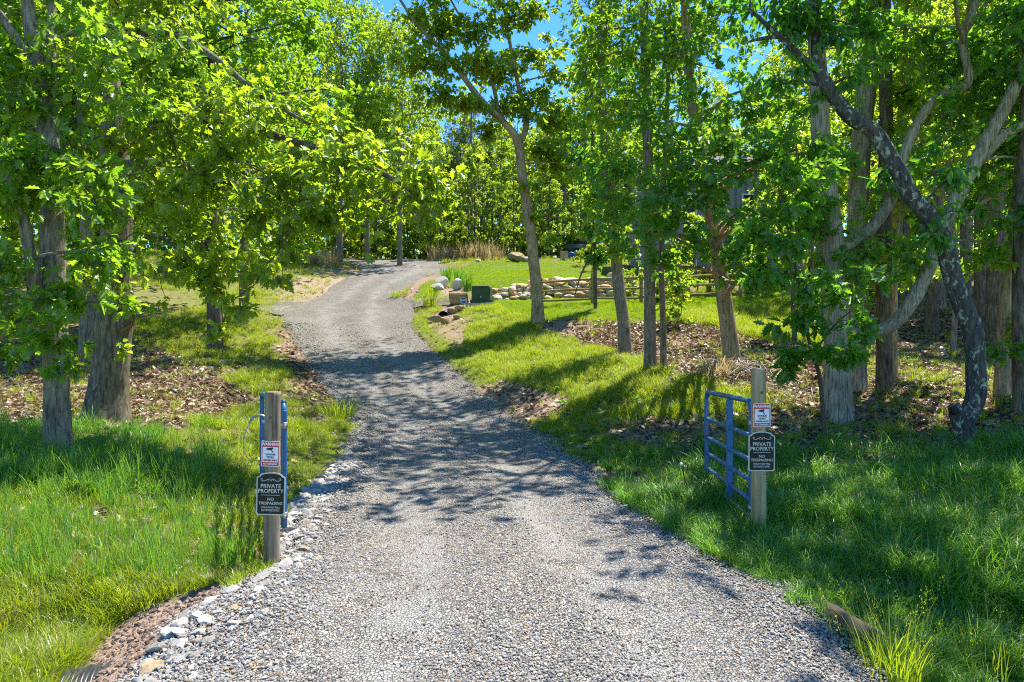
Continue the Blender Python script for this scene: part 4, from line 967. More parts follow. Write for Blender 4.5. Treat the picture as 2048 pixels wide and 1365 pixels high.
tree('slender_tree', 'grey trunk leaning left before the rail fence, dark at its foot', 'bark_grey', bb1,
     [(root_pts(bb1, limb((1246, 640, 18.5), (1236, 560, 18.5), (1228, 470, 18.5), (1215, 350, 18.5), (1205, 200, 18.5), (1200, 0, 18.5), (1200, -200, 18.5))), [.185, .165, .155, .14, .13, .11, .09, .06])],
     [B(*q) for q in [(1225, 430, 17.8, 1.0), (1180, 380, 18, .9), (1230, 310, 18, 1.1), (1190, 240, 18.4, 1.0), (1240, 130, 18.6, 1.3), (1180, 20, 18.8, 1.2), (1250, -80, 18.8, 1.8), (1250, 500, 17.6, .7), (1290, 300, 18, 1.1)]] + [A(1.6, 19.6, 13.2, 1.7, 100), A(1.0, 22.0, 14.4, 1.7, 100), A(2.8, 17.2, 12.6, 1.6, 90), A(-.4, 20.6, 13.6, 1.6, 110), A(-.6, 23.4, 14.8, 1.6, 110), A(.4, 17.8, 12.6, 1.5, 100), A(-1.8, 22.0, 14.2, 1.6, 100), A(-1.6, 25.2, 15.6, 1.7, 110), A(-.2, 26.6, 16.2, 1.7, 110), A(2.0, 24.0, 15.2, 1.5, 90), A(-.9, 18.9, 12.9, 1.4, 90)], 'oak', 'leaf_oak', 0.14, 24, 0.05, 0.3, tone=.65, dens=.9)  # high trailing clusters are unseen, added to shade the climbing drive
bv = base_of(1191, 600, 25.5)
tree('slender_tree', 'small trunk wrapped in hanging dark vine leaves beside a fence post', 'bark_dark', bv,
     [(root_pts(bv, limb((1190, 540, 25.5), (1188, 440, 25.5), (1186, 330, 25.5), (1184, 200, 25.5), (1180, 60, 25.5))), [.075, .07, .065, .06, .05, .03]),
      (limb((1192, 460, 25.4), (1178, 515, 25.2), (1162, 550, 25.1), (1150, 590, 25.0)), [.035, .035, .03, .015])],
     [B(1190, 520, 25.3, .5, 70), B(1186, 465, 25.3, .6, 90), B(1184, 400, 25.3, .65, 90), B(1190, 330, 25.3, .9, 120), B(1170, 250, 25.6, 1.2, 160), B(1190, 140, 25.8, 1.6, 200), B(1150, 330, 25.6, .8, 80)], 'ovate', 'leaf_deep', 0.15, 25, 0.03, 0.2, tone=.3, seg=12)
# tree by the transformer
bc = base_of(1076, 650, 24)
tree('maple_tree', 'lone tree with a curved trunk forking wide above the lawn', 'bark_tan', bc,
     [(root_pts(bc, limb((1074, 600, 24), (1066, 510, 24), (1056, 430, 24), (1044, 350, 24), (1036, 285, 24), (1008, 245, 23.8), (962, 200, 23.5), (900, 120, 23.2), (835, 50, 23), (800, 0, 23))), [.24, .2, .19, .175, .165, .16, .11, .10, .085, .065, .04]),
      (limb((1038, 290, 24), (1052, 255, 24.2), (1046, 215, 24.3), (1030, 140, 24.4), (1012, 40, 24.4), (1000, -60, 24.4)), [.11, .10, .085, .07, .05, .03]),
      (limb((985, 225, 23.7), (920, 205, 23), (865, 180, 22.5)), [.06, .045, .025]), (limb((1000, 240, 24), (980, 150, 24.4), (935, 60, 24.6), (890, -20, 24.6)), [.08, .065, .05, .03])],
     [(W(px, py, d), (r * 1.2, r, r * .65), int(100 * r * r)) for px, py, d, r in [(860, 60, 23, .95), (910, 130, 23.2, .9), (960, 60, 24, 1.0), (990, 150, 24, .9), (1040, 120, 24.4, .95), (1070, 190, 24.4, .9), (1010, 210, 23.8, .8), (880, 190, 22.6, .8), (935, 215, 23.4, .7), (1090, 250, 24.4, .9), (1130, 220, 24.2, .8), (1020, 40, 24.4, .9), (850, 10, 23, .95), (1070, 310, 24.4, .8), (1110, 330, 24.6, .8), (970, 270, 23.8, .6), (1000, -60, 24.4, 1.3), (870, -70, 23, 1.3), (1060, 440, 24, .3), (1095, 480, 24, .4), (1060, 370, 23.8, .35), (960, 120, 23.6, .7), (1140, 330, 24.4, .7), (1100, 100, 24.4, .6), (1075, 30, 24.4, .7), (900, 60, 23.4, .7), (1120, 150, 24.4, .6), (830, 120, 22.8, .8)]],
     'ovate', 'leaf_yellow', 0.17, 26, 0.05, 0.35, tone=.5, per=8, dens=1.15)

# ------------------------------------------------------------------ trees of the wood: a few kinds, each copied tree by tree
def kind_tree(seed, h, crown_lo, rad, nb, per_blob, leafmat, bark, size=0.2, kind='far', tr=0.16, lean=0.4, shape=0.0):
    g = np.random.default_rng(seed); tb = Tubes(); tw = Tubes(); cr = Crown(seed)
    n = 7; t = np.linspace(0, 1, n)
    pts = np.stack([np.cumsum(g.normal(0, lean / n, n)), np.cumsum(g.normal(0, lean / n, n)), t * h * 0.93], -1); pts[0] = (0, 0, -0.3)
    P, r = tb.add(pts, [tr * 1.15, tr, tr * .8, tr * .5, tr * .15], seg=9, res=22, bark=.04, flare=.3, seed=seed)
    limbs = [(P, r)]; blobs = []
    for k in range(nb):
        f = (k + 0.5) / nb; z = crown_lo + (h - crown_lo) * f ** 0.9
        env = rad * (math.sin(math.pi * min(1, (0.18 + 0.8 * f))) ** 0.7 if shape == 0 else (1 - f) ** 0.8 + 0.15)
        a = k * 2.399 + g.normal(0, .4); rr = env * (0.35 + 0.6 * g.random())
        c = np.array([math.cos(a) * rr, math.sin(a) * rr, z + g.normal(0, .25)])
        br = rad * (0.28 + 0.16 * g.random())
        blobs.append((c, (br, br, br * 0.62), per_blob))
    grow(g, tb, tw, cr, limbs, blobs, kind, size, 8, 1.0, 0.3, False, 0.5, seg=4)
    return (tb.mesh('trunk', M[bark]), leaves_mesh('crown', kind, M[leafmat], cr.pack(), (0, 0, 0)))
def pine_kind(seed, h):
    g = np.random.default_rng(seed); tb = Tubes(); cr = Crown(seed)
    P, r = tb.add([(0, 0, -.3), (.1, 0, h * .4), (0, .1, h * .7), (.05, 0, h)], [.19, .16, .1, .03], seg=8, res=18, bark=.04, seed=seed)
    pos = []; dirs = []
    for k in range(46):
        z = h * (0.28 + 0.7 * k / 46); a = k * 2.4 + g.normal(0, .3); Ln = 2.6 * (1 - 0.75 * max(0, (z / h - .45)) / .55) * (0.6 + .5 * g.random())
        tip = np.array([math.cos(a) * Ln, math.sin(a) * Ln, z + Ln * .18]); b0 = np.array([0, 0, z])
        tb.add([b0, (b0 + tip) / 2 + np.array([0, 0, -.12]), tip], [.03, .02, .008], seg=4, res=5, cap=False)
        for q in range(5):
            s_ = b0 + (tip - b0) * g.uniform(.35, 1); e = s_ + g.normal(0, .35, 3); tb.add([s_, e], [.012, .004], seg=3, res=2, cap=False)
            if z > h * 0.5 and g.random() < .75:
                for w in range(3): pos.append(e + g.normal(0, .14, 3)); dirs.append(norm(e - s_ + np.array([0, 0, .1])))
    cr.sprays(np.array(pos), np.array(dirs), 22, 0.20, 0.14, 0.0, .5)
    return (tb.mesh('trunk', M['bark_grey']), leaves_mesh('crown', 'needle', M['needle'], cr.pack(), (0, 0, 0)))
KINDS = {
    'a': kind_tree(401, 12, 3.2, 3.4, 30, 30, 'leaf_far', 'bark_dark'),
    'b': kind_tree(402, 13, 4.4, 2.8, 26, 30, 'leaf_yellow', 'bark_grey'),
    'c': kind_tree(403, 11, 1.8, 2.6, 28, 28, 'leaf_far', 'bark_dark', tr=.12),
    'd': kind_tree(404, 14, 5.0, 3.6, 32, 32, 'leaf_yellow', 'bark_grey', tr=.2),
    'm': kind_tree(406, 12, 3.6, 4.2, 40, 62, 'leaf_yellow', 'bark_grey', size=.155, tr=.18),
    'n': kind_tree(407, 12, 3.0, 4.0, 40, 60, 'leaf_oak', 'bark_dark', size=.155, tr=.18),
    'e': kind_tree(410, 15, 6.0, 2.2, 26, 26, 'leaf_far', 'bark_grey', tr=.15, lean=.7),
    's': kind_tree(408, 3.6, 0.5, 1.5, 16, 26, 'leaf_far', 'bark_dark', size=.15, tr=.03, lean=.6),
    't': kind_tree(409, 2.4, 0.3, 1.2, 13, 26, 'leaf_yellow', 'bark_dark', size=.13, tr=.025, lean=.6),
}
PINES = [pine_kind(421, 13), pine_kind(422, 14)]
def plant(name, label, cat, group, meshes, x, y, s, rz, sz=None, sink=0.1):
    root = thing(name, label, cat, (x, y, Hs(x, y) - sink), group, rz); root.scale = (s, s, sz or s)
    link('trunk', meshes[0], root); link('crown', meshes[1], root, kind='stuff')
    return root
rr = random.Random(5)
def at(px, d): return ((px - 1024) / F * d, d)
# trees on the slope left of the drive
for k, px, d, s, sz in [('n', 430, 20.5, 1.15, 1.1), ('n', 200, 19, .95, 1.1), ('m', 490, 27, 1.0, 1.2), ('n', 545, 38, 1.05, 1.05), ('m', 735, 48.5, 1.0, 1.45), ('m', 250, 30, 1.1, 1.2), ('n', 90, 24, 1.1, 1.15), ('n', -80, 18, 1, 1.15), ('m', -40, 33, 1.1, 1.2),  # first tree is added to throw shade on the left bank
                       ('m', 680, 46, 1.05, 1.5), ('m', 400, 44, 1.1, 1.15), ('m', 170, 17.5, .8, 1.15), ('m', 800, 45, .9, 1.35)]:
    x, y = at(px, d)
    lab = {430: 'leafy tree added to shade the bank between the thick old oak and the drive', 200: 'leafy tree standing directly behind the thick old oak', 490: 'full crowned tree behind the drooping oak boughs left of the drive',
           545: 'leafy tree among the golden dry grass left of the upper drive', 735: 'tree beside the drive where it bends at the crest', 680: 'dark trunked tree behind the shaded bend of the drive',
           400: 'broad tree at the back of the left slope above the dry grass', 800: 'tall tree rising above the bend between the drive and the dry grass'}.get(px, 'leafy tree in the thicket behind the pair of left oaks')
    plant('forest_tree', lab, 'tree', 'trees on the left slope', KINDS[k], x, y, s, rr.uniform(0, 6), sz)
# woods to the right behind the big trunks
for k, px, d, s, sz in [('m', 1975, 27, .85, 1.2), ('m', 2110, 22, .85, 1.2), ('m', 1640, 28, .8, 1.0), ('b', 1800, 27, 1, 1.05), ('m', 1930, 30, 1, 1.1), ('d', 2050, 27, 1, 1),
                       ('a', 1745, 36, 1.1, 1.1), ('d', 1860, 40, 1.1, 1.1), ('b', 1985, 38, 1.1, 1.1), ('a', 2130, 34, 1.2, 1.2), ('d', 1620, 44, 1.1, 1.0), ('a', 2060, 48, 1.2, 1.2), ('m', 2180, 24, 1, 1.2)]:
    x, y = at(px, d)
    lab = {1640: 'bright tree by the far end of the rail fence', 1975: 'tall leafy tree beside the far end of the leaf covered path', 1620: 'large tree behind the grey house',
           2110: 'leafy tree behind the smooth leaning trunk', 1745: 'leafy tree on the rise between the house and the path'}.get(px, 'leafy tree in the woods beyond the leaf covered path')
    plant('forest_tree', lab, 'tree', 'woods on the right', KINDS[k], x, y, s, rr.uniform(0, 6), sz)
for px, d, r_, h in [(1862, 21, .20, 9), (1962, 19.5, .17, 9), (1990, 18.2, .23, 10), (1905, 17.5, .07, 6), (1885, 24, .13, 9), (1935, 26, .14, 9), (1820, 25, .13, 9), (1590, 18, .07, 6), (1610, 18.5, .06, 6)]:
    x, y = at(px, d); g = np.random.default_rng(int(px)); tb = Tubes(); cr = Crown(int(px)); tw = Tubes()
    base = (x, y, Hs(x, y) - .05)
    P, r = tb.add([(x, y, base[2] - .2), (x + g.normal(0, .1), y, base[2] + h * .4), (x + g.normal(0, .3), y, base[2] + h)], [r_, r_ * .85, r_ * .4], seg=14, res=40, bark=.06, flare=.3, seed=int(px))
    bl = [(np.array([x + g.normal(0, .9), y + g.normal(0, .8), base[2] + h * (.55 + .5 * g.random())]), (1.1, 1.1, .7), 60) for _ in range(5)]
    grow(g, tb, tw, cr, [(P, r)], bl, 'far', .15, 8, 1, .3, False, .5)
    lab = {1590: 'thin stem of a close pair behind the young oak sapling', 1610: 'thin stem of a close pair behind the young oak sapling', 1905: 'thin dark stem beside the leaf covered path behind the lichen spotted tree',
           1990: 'thickest bare trunk beyond the lichen spotted tree', 1862: 'pale bare trunk at the far end of the leaf covered path'}.get(px, 'bare lower trunk standing along the shaded hollow in the woods')
    root = thing('slender_tree', lab, 'tree', base, 'trunks along the hollow')
    link('trunk', tb.mesh('trunk', M['bark_grey' if px % 2 else 'bark_dark'], base), root); link('crown', leaves_mesh('crown', 'far', M['leaf_far'], cr.pack(), base), root, kind='stuff')
# the far wood that closes the view behind everything
g = np.random.default_rng(77); n = 30000
a = g.uniform(-1.15, 1.15, n); dd_ = g.uniform(96, 128, n); x = np.sin(a) * dd_ * 1.1; y = np.cos(a) * dd_ * .9 + 12
zt = g.random(n) ** 1.2 * (7 + 5 * fbm(x * .06, y * .06, 8)) * np.where(np.abs(a) > .3, 1.5, 1)
P = np.stack([x, y, H0(np.clip(x, -95, 95), y) + zt], -1)
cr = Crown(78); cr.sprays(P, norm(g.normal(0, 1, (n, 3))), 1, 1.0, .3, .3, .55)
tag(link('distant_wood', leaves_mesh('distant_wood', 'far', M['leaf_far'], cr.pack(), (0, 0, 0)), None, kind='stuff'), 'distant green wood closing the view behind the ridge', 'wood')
# the wood along the ridge beyond the lawn
ks = 'eeabedec'
for i in range(54):
    px = 330 + (i % 27) * 42 + rr.uniform(-18, 18); row = i // 27
    d = (57 if row == 0 else 69) + rr.uniform(-2, 6)
    x, y = at(px, d); k = rr.choice(ks)
    hh = 0.95 if 820 < px < 1160 else 1.2
    if 880 < px < 1010 and row == 0: k = 'e'; hh = 0.72
    plant('forest_tree', 'tree with a slim dark trunk in the wood along the ridge', 'tree', 'ridge wood beyond the lawn', KINDS[k], x, y, rr.uniform(.7, .9), rr.uniform(0, 6), hh * rr.uniform(.85, 1.08))
for i in range(21):
    px = 640 + i * 22.5 + rr.uniform(-9, 9); d = 51.6 + rr.uniform(-.6, 2.2); x, y = at(px, d)
    k = 'ct'[i % 3 == 0]
    plant('woodland_sapling', 'slim sunlit sapling at the edge of the wood behind the dry grass', 'sapling', 'saplings at the wood edge', KINDS[k], x, y, rr.uniform(.38, .6) if k == 'c' else rr.uniform(.8, 1.2), rr.uniform(0, 6), rr.uniform(.55, .85) if k == 'c' else None)
for i in range(20):
    px = 850 + i * 17 + rr.uniform(-8, 8); d = 60 + (i % 4) * 5 + rr.uniform(-1.5, 1.5); x, y = at(px, d)
    plant('forest_tree', 'tall slim pale trunked tree among the grey pines', 'tree', 'slim trees among the pines', KINDS['e'], x, y, rr.uniform(.62, .85), rr.uniform(0, 6), rr.uniform(.75, 1.05))
for i in range(36):
    px = -300 + i * 78 + rr.uniform(-25, 25); d = 82 + rr.uniform(-6, 14); x, y = at(px, d)
    hh = .9 if 780 < px < 1180 else 1.35
    plant('forest_tree', 'tree deep in the wood behind the ridge', 'tree', 'deep wood behind the ridge', KINDS[rr.choice('adbn')], x, y, rr.uniform(1.0, 1.3), rr.uniform(0, 6), hh)
for i, (px, d) in enumerate([(944, 56), (925, 61), (962, 64), (905, 63), (1130, 60), (1100, 66), (1165, 63), (1035, 67), (985, 70), (1210, 66)]):
    x, y = at(px, d)
    plant('pine_tree', 'thin grey pine with bare lower branches among the ridge trees', 'pine tree', 'grey pines on the ridge', PINES[i % 2], x, y, 1, rr.uniform(0, 6), rr.uniform(.85, 1.08))
for i in range(52):
    px = 560 + (i * 27.3) % 720 + rr.uniform(-12, 12); d = 56 + (i // 26) * 9 + rr.uniform(-2, 4); x, y = at(px, d)
    plant('understory_shrub', 'leafy shrub growing under the ridge trees', 'shrub', 'shrubs under the ridge trees', KINDS['st'[i % 2]], x, y, rr.uniform(.8, 1.4), rr.uniform(0, 6))
for i, (px, d, s) in enumerate([(1340, 26, .8), (1395, 30.5, .95), (1330, 31, .8), (1470, 30.5, .9), (1520, 31, .9), (1255, 29, .4), (1620, 26, .8), (1680, 24, .8), (1740, 26, 1), (1790, 30, 1), (1560, 25, .6), (1900, 33, 1.2), (2000, 30, 1.2), (1830, 34, 1.2), (2060, 22, 1.0), (1350, 21, .45), (1200, 46, .9), (1185, 41, .5), (1160, 43.5, .45)]):
    x, y = at(px, d)
    lab = 'leafy shrub behind the rail fence before the grey house' if px in (1395, 1330, 1470, 1520) else 'bush growing around the parked car at the lawn crest' if px in (1200, 1185, 1160) else \
          {1340: 'bright shrub just in front of the rail fence', 1255: 'low shrub at the foot of the stone wall', 1350: 'low shrub beside the twinned stems on the bank'}.get(px, 'leafy shrub in the woods beyond the stout shaggy trunk')
    plant('understory_shrub', lab, 'shrub', 'shrubs on the right', KINDS['ts'[i % 2]], x, y, s, rr.uniform(0, 6))
for i, (px, d, s) in enumerate([(60, 26, 1.2), (150, 30, 1.2), (-20, 21, 1.1), (240, 36, 1.2), (330, 42, 1.2), (420, 50, 1.3), (500, 52, 1.2), (20, 36, 1.4), (130, 42, 1.4), (450, 34, .8), (585, 47, .9), (625, 49, .8)]):
    x, y = at(px, d)
    plant('understory_shrub', 'leafy shrub on the slope behind the left oaks', 'shrub', 'shrubs on the left slope', KINDS['st'[i % 2]], x, y, s, rr.uniform(0, 6))

# ------------------------------------------------------------------ gate posts, gates, signs
M['post_l'] = simple_mat('weathered_post', [(0.32, (0.045, 0.03, 0.018)), (0.42, (0.17, 0.12, 0.07)), (0.55, (0.27, 0.205, 0.13)), (0.72, (0.40, 0.33, 0.23))], 26, 8, 0.95, 0.9, 50, stretch=(1, 1, 0.06))
M['post_r'] = simple_mat('treated_post', [(0.32, (0.10, 0.075, 0.035)), (0.42, (0.28, 0.22, 0.11)), (0.55, (0.37, 0.305, 0.165)), (0.72, (0.50, 0.43, 0.27))], 22, 8, 0.95, 0.9, 50, stretch=(1, 1, 0.06))
M['blue'] = simple_mat('blue_gate_paint', [(0.3, (0.012, 0.078, 0.19)), (0.6, (0.024, 0.13, 0.30)), (0.85, (0.09, 0.20, 0.34))], 6, 6, 0.42, 0.08, 30, spec=0.5)
M['galv'] = simple_mat('galvanized_steel', [(0.3, (0.28, 0.28, 0.29)), (0.7, (0.45, 0.45, 0.46))], 20, rough=0.4, bump=0.05, metal=0.8)
M['black'] = simple_mat('sign_black', [(0.3, (0.010, 0.010, 0.008)), (0.7, (0.02, 0.019, 0.014))], 8, rough=0.45, bump=0.03)
M['silver'] = simple_mat('sign_silver', [(0.3, (0.46, 0.46, 0.40)), (0.7, (0.66, 0.66, 0.58))], 30, rough=0.5, bump=0.05)
M['signwhite'] = simple_mat('sign_white', [(0.3, (0.72, 0.75, 0.78)), (0.7, (0.82, 0.84, 0.86))], 12, rough=0.4, bump=0)
M['red'] = simple_mat('sign_red', [(0.3, (0.52, 0.025, 0.03)), (0.7, (0.62, 0.04, 0.04))], 12, rough=0.4, bump=0)
M['ink'] = simple_mat('sign_ink', [(0.3, (0.018, 0.02, 0.022)), (0.7, (0.03, 0.03, 0.032))], 12, rough=0.5, bump=0)

def gate_post(label, mat, x, y, z0, z1, r, lean):
    base = (x, y, z0)
    root = thing('gate_post', label, 'post', base)
    tb = Tubes(); tb.add([(0, 0, -.25), (lean * .3, 0, (z1 - z0) * .4), (lean, 0, z1 - z0)], [r * 1.0, r * 1.0, r * .97], seg=36, res=70, bark=.022, bfreq=(5, 1.2), seed=int(r * 1000))
    link('shaft', tb.mesh('shaft', mat), root)
    kt = Tubes(); kt.add([(lean * .7 + .004, -r * 1.0, (z1 - z0) * .86), (lean * .7 + .004, -r * 1.03, (z1 - z0) * .86)], [.012, .009], seg=10)
    link('knot', kt.mesh('knot', M['bark_dark']), root)
    return root
PL = W(543, 1145, 5.3); PR = W(1517, 1070, 5.7)
zl = Hs(PL[0], PL[1]); zr = Hs(PR[0], PR[1])
gate_post('weathered brown wooden gate post standing in the coarse white stones', M['post_l'], PL[0], PL[1], min(zl, PL[2]), W(546, 784, 5.3)[2], .061, .012)
gate_post('yellowish round wooden gate post standing in lush grass', M['post_r'], PR[0], PR[1], min(zr, PR[2]), W(1516, 738, 5.7)[2], .061, .0)

def gate(label, A, Bp, zb, zt, dzf, rails, brace_t, hinge_side):
    """A: hinge end (x,y), Bp: far end"""
    A = np.array(A); Bp = np.array(Bp); Ln = np.linalg.norm(Bp - A); u = (Bp - A) / Ln
    root = thing('farm_gate', label, 'gate', (A[0], A[1], zb))
    h = zt - zb; r = .024
    def q(s, z): return np.array([u[0] * s, u[1] * s, z + dzf * s / Ln])
    fr = Tubes(); c = .10
    arc = lambda cx, cz, a0, a1: [q(cx + c * math.cos(a), cz + c * math.sin(a)) for a in np.linspace(a0, a1, 6)]
    path = [q(0, 0), q(0, h * .5)] + arc(c, h - c, math.pi, math.pi / 2) + [q(Ln / 2, h)] + arc(Ln - c, h - c, math.pi / 2, 0) + [q(Ln, h * .5), q(Ln, 0)]
    fr.add(path, [r], seg=14, res=90); link('frame', fr.mesh('frame', M['blue']), root)
    for k, z in enumerate(rails):
        t = Tubes(); t.add([q(0, z), q(Ln, z)], [r * .82], seg=12, res=8)
        o = link('rail', t.mesh('rail', M['blue' if k else 'galv'] if k else M['galv']), root)
    bm = bmesh.new()
    nrm = np.array([-u[1], u[0]])
    for sgn in (1,):
        s0 = Ln * brace_t
        a = q(s0, 0.0)
        bm_box(bm, (-.028, -.026, 0.0), (.028, .026, h - .01), .004)
        bmesh.ops.transform(bm, matrix=Matrix.Translation(a) @ Matrix.Rotation(math.atan2(u[1], u[0]), 4, 'Z'), verts=bm.verts)
    link('brace', bm_mesh('brace', bm, M['blue']), root)
    for z in (h * .1, h * .82):
        t = Tubes(); t.add([q(-.075, z), q(.005, z)], [.008], seg=8, res=4); t.add([q(0, z - .025), q(0, z + .025)], [r * 1.25], seg=12, res=3)
        link('hinge', t.mesh('hinge', M['galv']), root)
    return root
def gp(px, d): return ((px - 1024) / F * d, d)
gate('blue tubular steel farm gate swung open beside the yellowish post', gp(1503, 5.87), gp(1413, 7.7), W(0, 1040, 5.87)[2], W(0, 803, 5.87)[2], -.055,
     [.015, .165, .335, .51, .72], .42, 1)
gate('blue tubular steel farm gate seen end on behind the weathered post', gp(568, 5.55), gp(524, 7.25), W(0, 1055, 5.55)[2], W(0, 806, 5.55)[2], -.06,
     [.015, .165, .335, .51, .72], .42, 1)
# cable hanging from the left gate's far end
ct = Tubes()
e = W(521, 834, 7.2)
ct.add([e + np.array([.09, -.02, -.03]), e + np.array([.02, -.03, .02]), e + np.array([-.06, -.05, .0]), e + np.array([-.10, -.05, -.06])], [.012], seg=8, res=24)
ct.add([e + np.array([-.08, -.05, -.02]), e + np.array([-.145, -.05, -.18]), e + np.array([-.16, -.05, -.32]), e + np.array([-.12, -.05, -.42]), e + np.array([-.075, -.05, -.47])], [.005], seg=6, res=30)
tag(link('cable', ct.mesh('cable', M['galv'], e), None, e), 'thin grey cable looped over a rail of the end on gate', 'cable')

def text_mesh(txt, size, mat, name='lettering', bold=0.0, sx=1.0):
    cu = bpy.data.curves.new('t', 'FONT'); cu.body = txt; cu.size = size; cu.align_x = 'CENTER'; cu.align_y = 'CENTER'; cu.extrude = 0.0006; cu.offset = bold; cu.resolution_u = 3
    ob = bpy.data.objects.new('t', cu); C.objects.link(ob)
    dg = bpy.context.evaluated_depsgraph_get()
    me = bpy.data.meshes.new_from_object(ob.evaluated_get(dg)); me.name = name
    for v in me.vertices: v.co.x *= sx
    me.materials.clear(); me.materials.append(mat)
    bpy.data.objects.remove(ob); bpy.data.curves.remove(cu)
    return me
def plate(name, outline, th, mat, y0=0.0):
    """flat plate in the xz plane facing -y, front face at y0"""
    bm = bmesh.new(); vsx = [bm.verts.new((x, y0, z)) for x, z in outline]
    f = bm.faces.new(vsx); r_ = bmesh.ops.extrude_face_region(bm, geom=[f])
    bmesh.ops.translate(bm, verts=[v for v in r_['geom'] if isinstance(v, bmesh.types.BMVert)], vec=(0, th, 0))
    bmesh.ops.recalc_face_normals(bm, faces=bm.faces[:])
    return bm_mesh(name, bm, mat)
def rrect(w, h, r, n=5):
    o = []
    for cx, cz, a0 in ((w / 2 - r, h / 2 - r, 0), (-w / 2 + r, h / 2 - r, 90), (-w / 2 + r, -h / 2 + r, 180), (w / 2 - r, -h / 2 + r, 270)):
        o += [(cx + r * math.cos(R(a0 + 90 * k / n)), cz + r * math.sin(R(a0 + 90 * k / n))) for k in range(n + 1)]
    return o
def arch(w, h, inset=0.0):
    a = h * .105; w2 = w / 2 - inset; zb = -h / 2 + inset; zs = h / 2 - a - inset * .6; o = [(-w2 + .01, zb), (w2 - .01, zb), (w2, zb + .01), (w2, zs - .004), (w2 - .008, zs)]
    for k in range(0, 13):
        t = k / 12; x = (w2 - .022) * math.cos(math.pi * t); o.append((x, zs + .006 + (a - .006 - inset * .4) * math.sin(math.pi * t)))
    o += [(-w2 + .008, zs), (-w2, zs - .004), (-w2, zb + .01)]
    return o
def put(o, x, y, z): o.location = (x, y, z); return o
def txt(root, s, size, mat, z, y=-.0015, bold=0.0, sx=1.0):
    o = link('lettering', text_mesh(s, size, mat, bold=bold, sx=sx), root, (0, y, z)); o.rotation_euler = (R(90), 0, 0); return o
def private_sign(label, px, py, d, rz, ry):
    w, h = .222, .328
    c = W(px, py, d)
    root = thing('property_sign', label, 'sign', c, None, rz); root.rotation_euler = (0, ry, rz)
    link('rim', plate('rim', arch(w, h), .004, M['silver']), root)
    link('panel', plate('panel', arch(w, h, .0095), .002, M['black'], -.0015), root)
    Y = -.003
    for s, sz, z, b, sx in (('PRIVATE', .043, .058, .0006, .98), ('PROPERTY', .043, .020, .0006, .96), ('NO', .030, -.042, .0005, 1.1), ('TRESPASSING', .030, -.073, .0005, 1.02), ('VIOLATORS WILL', .019, -.105, .0004, .98), ('BE PROSECUTED', .019, -.127, .0004, .98)):
        txt(root, s, sz, M['silver'], z, Y, b, sx)
    bm = bmesh.new(); bm_box(bm, (-.072, Y - .0006, -.0115), (.072, Y + .0006, -.0085)); link('rule', bm_mesh('rule', bm, M['silver']), root)
    t = Tubes()
    for s in (-1, 1):
        sp_ = [(s * (.012 + .009 * math.cos(a)), Y, .104 + .008 * math.sin(a)) for a in np.linspace(-1.2, 4.2, 12)]
        t.add(sp_, [.0016], seg=5, res=24)
        t.add([(s * .004, Y, .108), (s * .016, Y, .114), (s * .032, Y, .106), (s * .048, Y, .098), (s * .066, Y, .100), (s * .076, Y, .109), (s * .072, Y, .118), (s * .064, Y, .116), (s * .063, Y, .110)], [.0018, .0026, .003, .0024, .0016], seg=5, res=40)
    link('scroll', t.mesh('scroll', M['silver']), root)
    for z in (.128, -.146):
        t = Tubes(); t.add([(0, .004, z), (0, -.005, z)], [.004, .0035], seg=8, res=3); link('screw', t.mesh('screw', M['galv']), root)
def warning_sign(label, px, py, d, rz, ry):
    w, h = .143, .196
    c = W(px, py, d)
    root = thing('warning_sign', label, 'sign', c, None, rz); root.rotation_euler = (0, ry, rz)
    link('plate', plate('plate', rrect(w, h, .007), .002, M['signwhite']), root)
    link('border', plate('border', rrect(w - .011, h - .011, .006), .0008, M['red'], -.0009), root)
    link('panel', plate('panel', rrect(w - .022, .116, .002), .0008, M['signwhite'], -.0018), root).location.z = -.006
    txt(root, 'WARNING', .031, M['signwhite'], .0735, -.0025, .0012, .92)
    txt(root, '24 HOUR', .0195, M['ink'], -.006, -.003, .0006, .95)
    txt(root, 'VIDEO', .0195, M['ink'], -.028, -.003, .0006, 1.05)
    txt(root, 'SURVEILLANCE', .0165, M['ink'], -.050, -.003, .0006, .94)
    txt(root, 'NO TRESPASSING', .0165, M['signwhite'], -.078, -.0025, .0005, .84)
    body = [(-.020, .044), (.017, .050), (.021, .040), (.012, .030), (-.014, .026), (-.022, .034)]
    link('camera_icon', plate('camera_icon', body, .0006, M['ink'], -.0026), root)
    link('camera_icon', plate('camera_icon', [(.002, .031), (.010, .030), (.022, .014), (.022, .006), (.018, .006), (.016, .013), (.010, .016)], .0006, M['ink'], -.0026), root)
    link('camera_icon', plate('camera_icon', [(-.026 + .006 * math.cos(a), .036 + .008 * math.sin(a)) for a in np.linspace(0, 6.283, 9)[:-1]], .0006, M['ink'], -.0027), root)
    for z in (.0915, -.0915):
        t = Tubes(); t.add([(0, .001, z), (0, -.0045, z)], [.003], seg=8, res=3); link('screw', t.mesh('screw', M['galv']), root)
fl = PL[1] - .061 - .006; fr_ = PR[1] - .061 - .006
warning_sign('red and white video surveillance sign on the weathered post', 541, 908, fl, R(-2), R(1.5))
private_sign('black arched no trespassing sign with pale lettering on the weathered post', 541.5, 988, fl, R(-1), R(1))
warning_sign('red and white video surveillance sign on the yellowish post', 1524, 831, fr_, R(3), R(0))
private_sign('black arched no trespassing sign with pale lettering on the yellowish post', 1523.5, 903, fr_, R(3), R(.5))

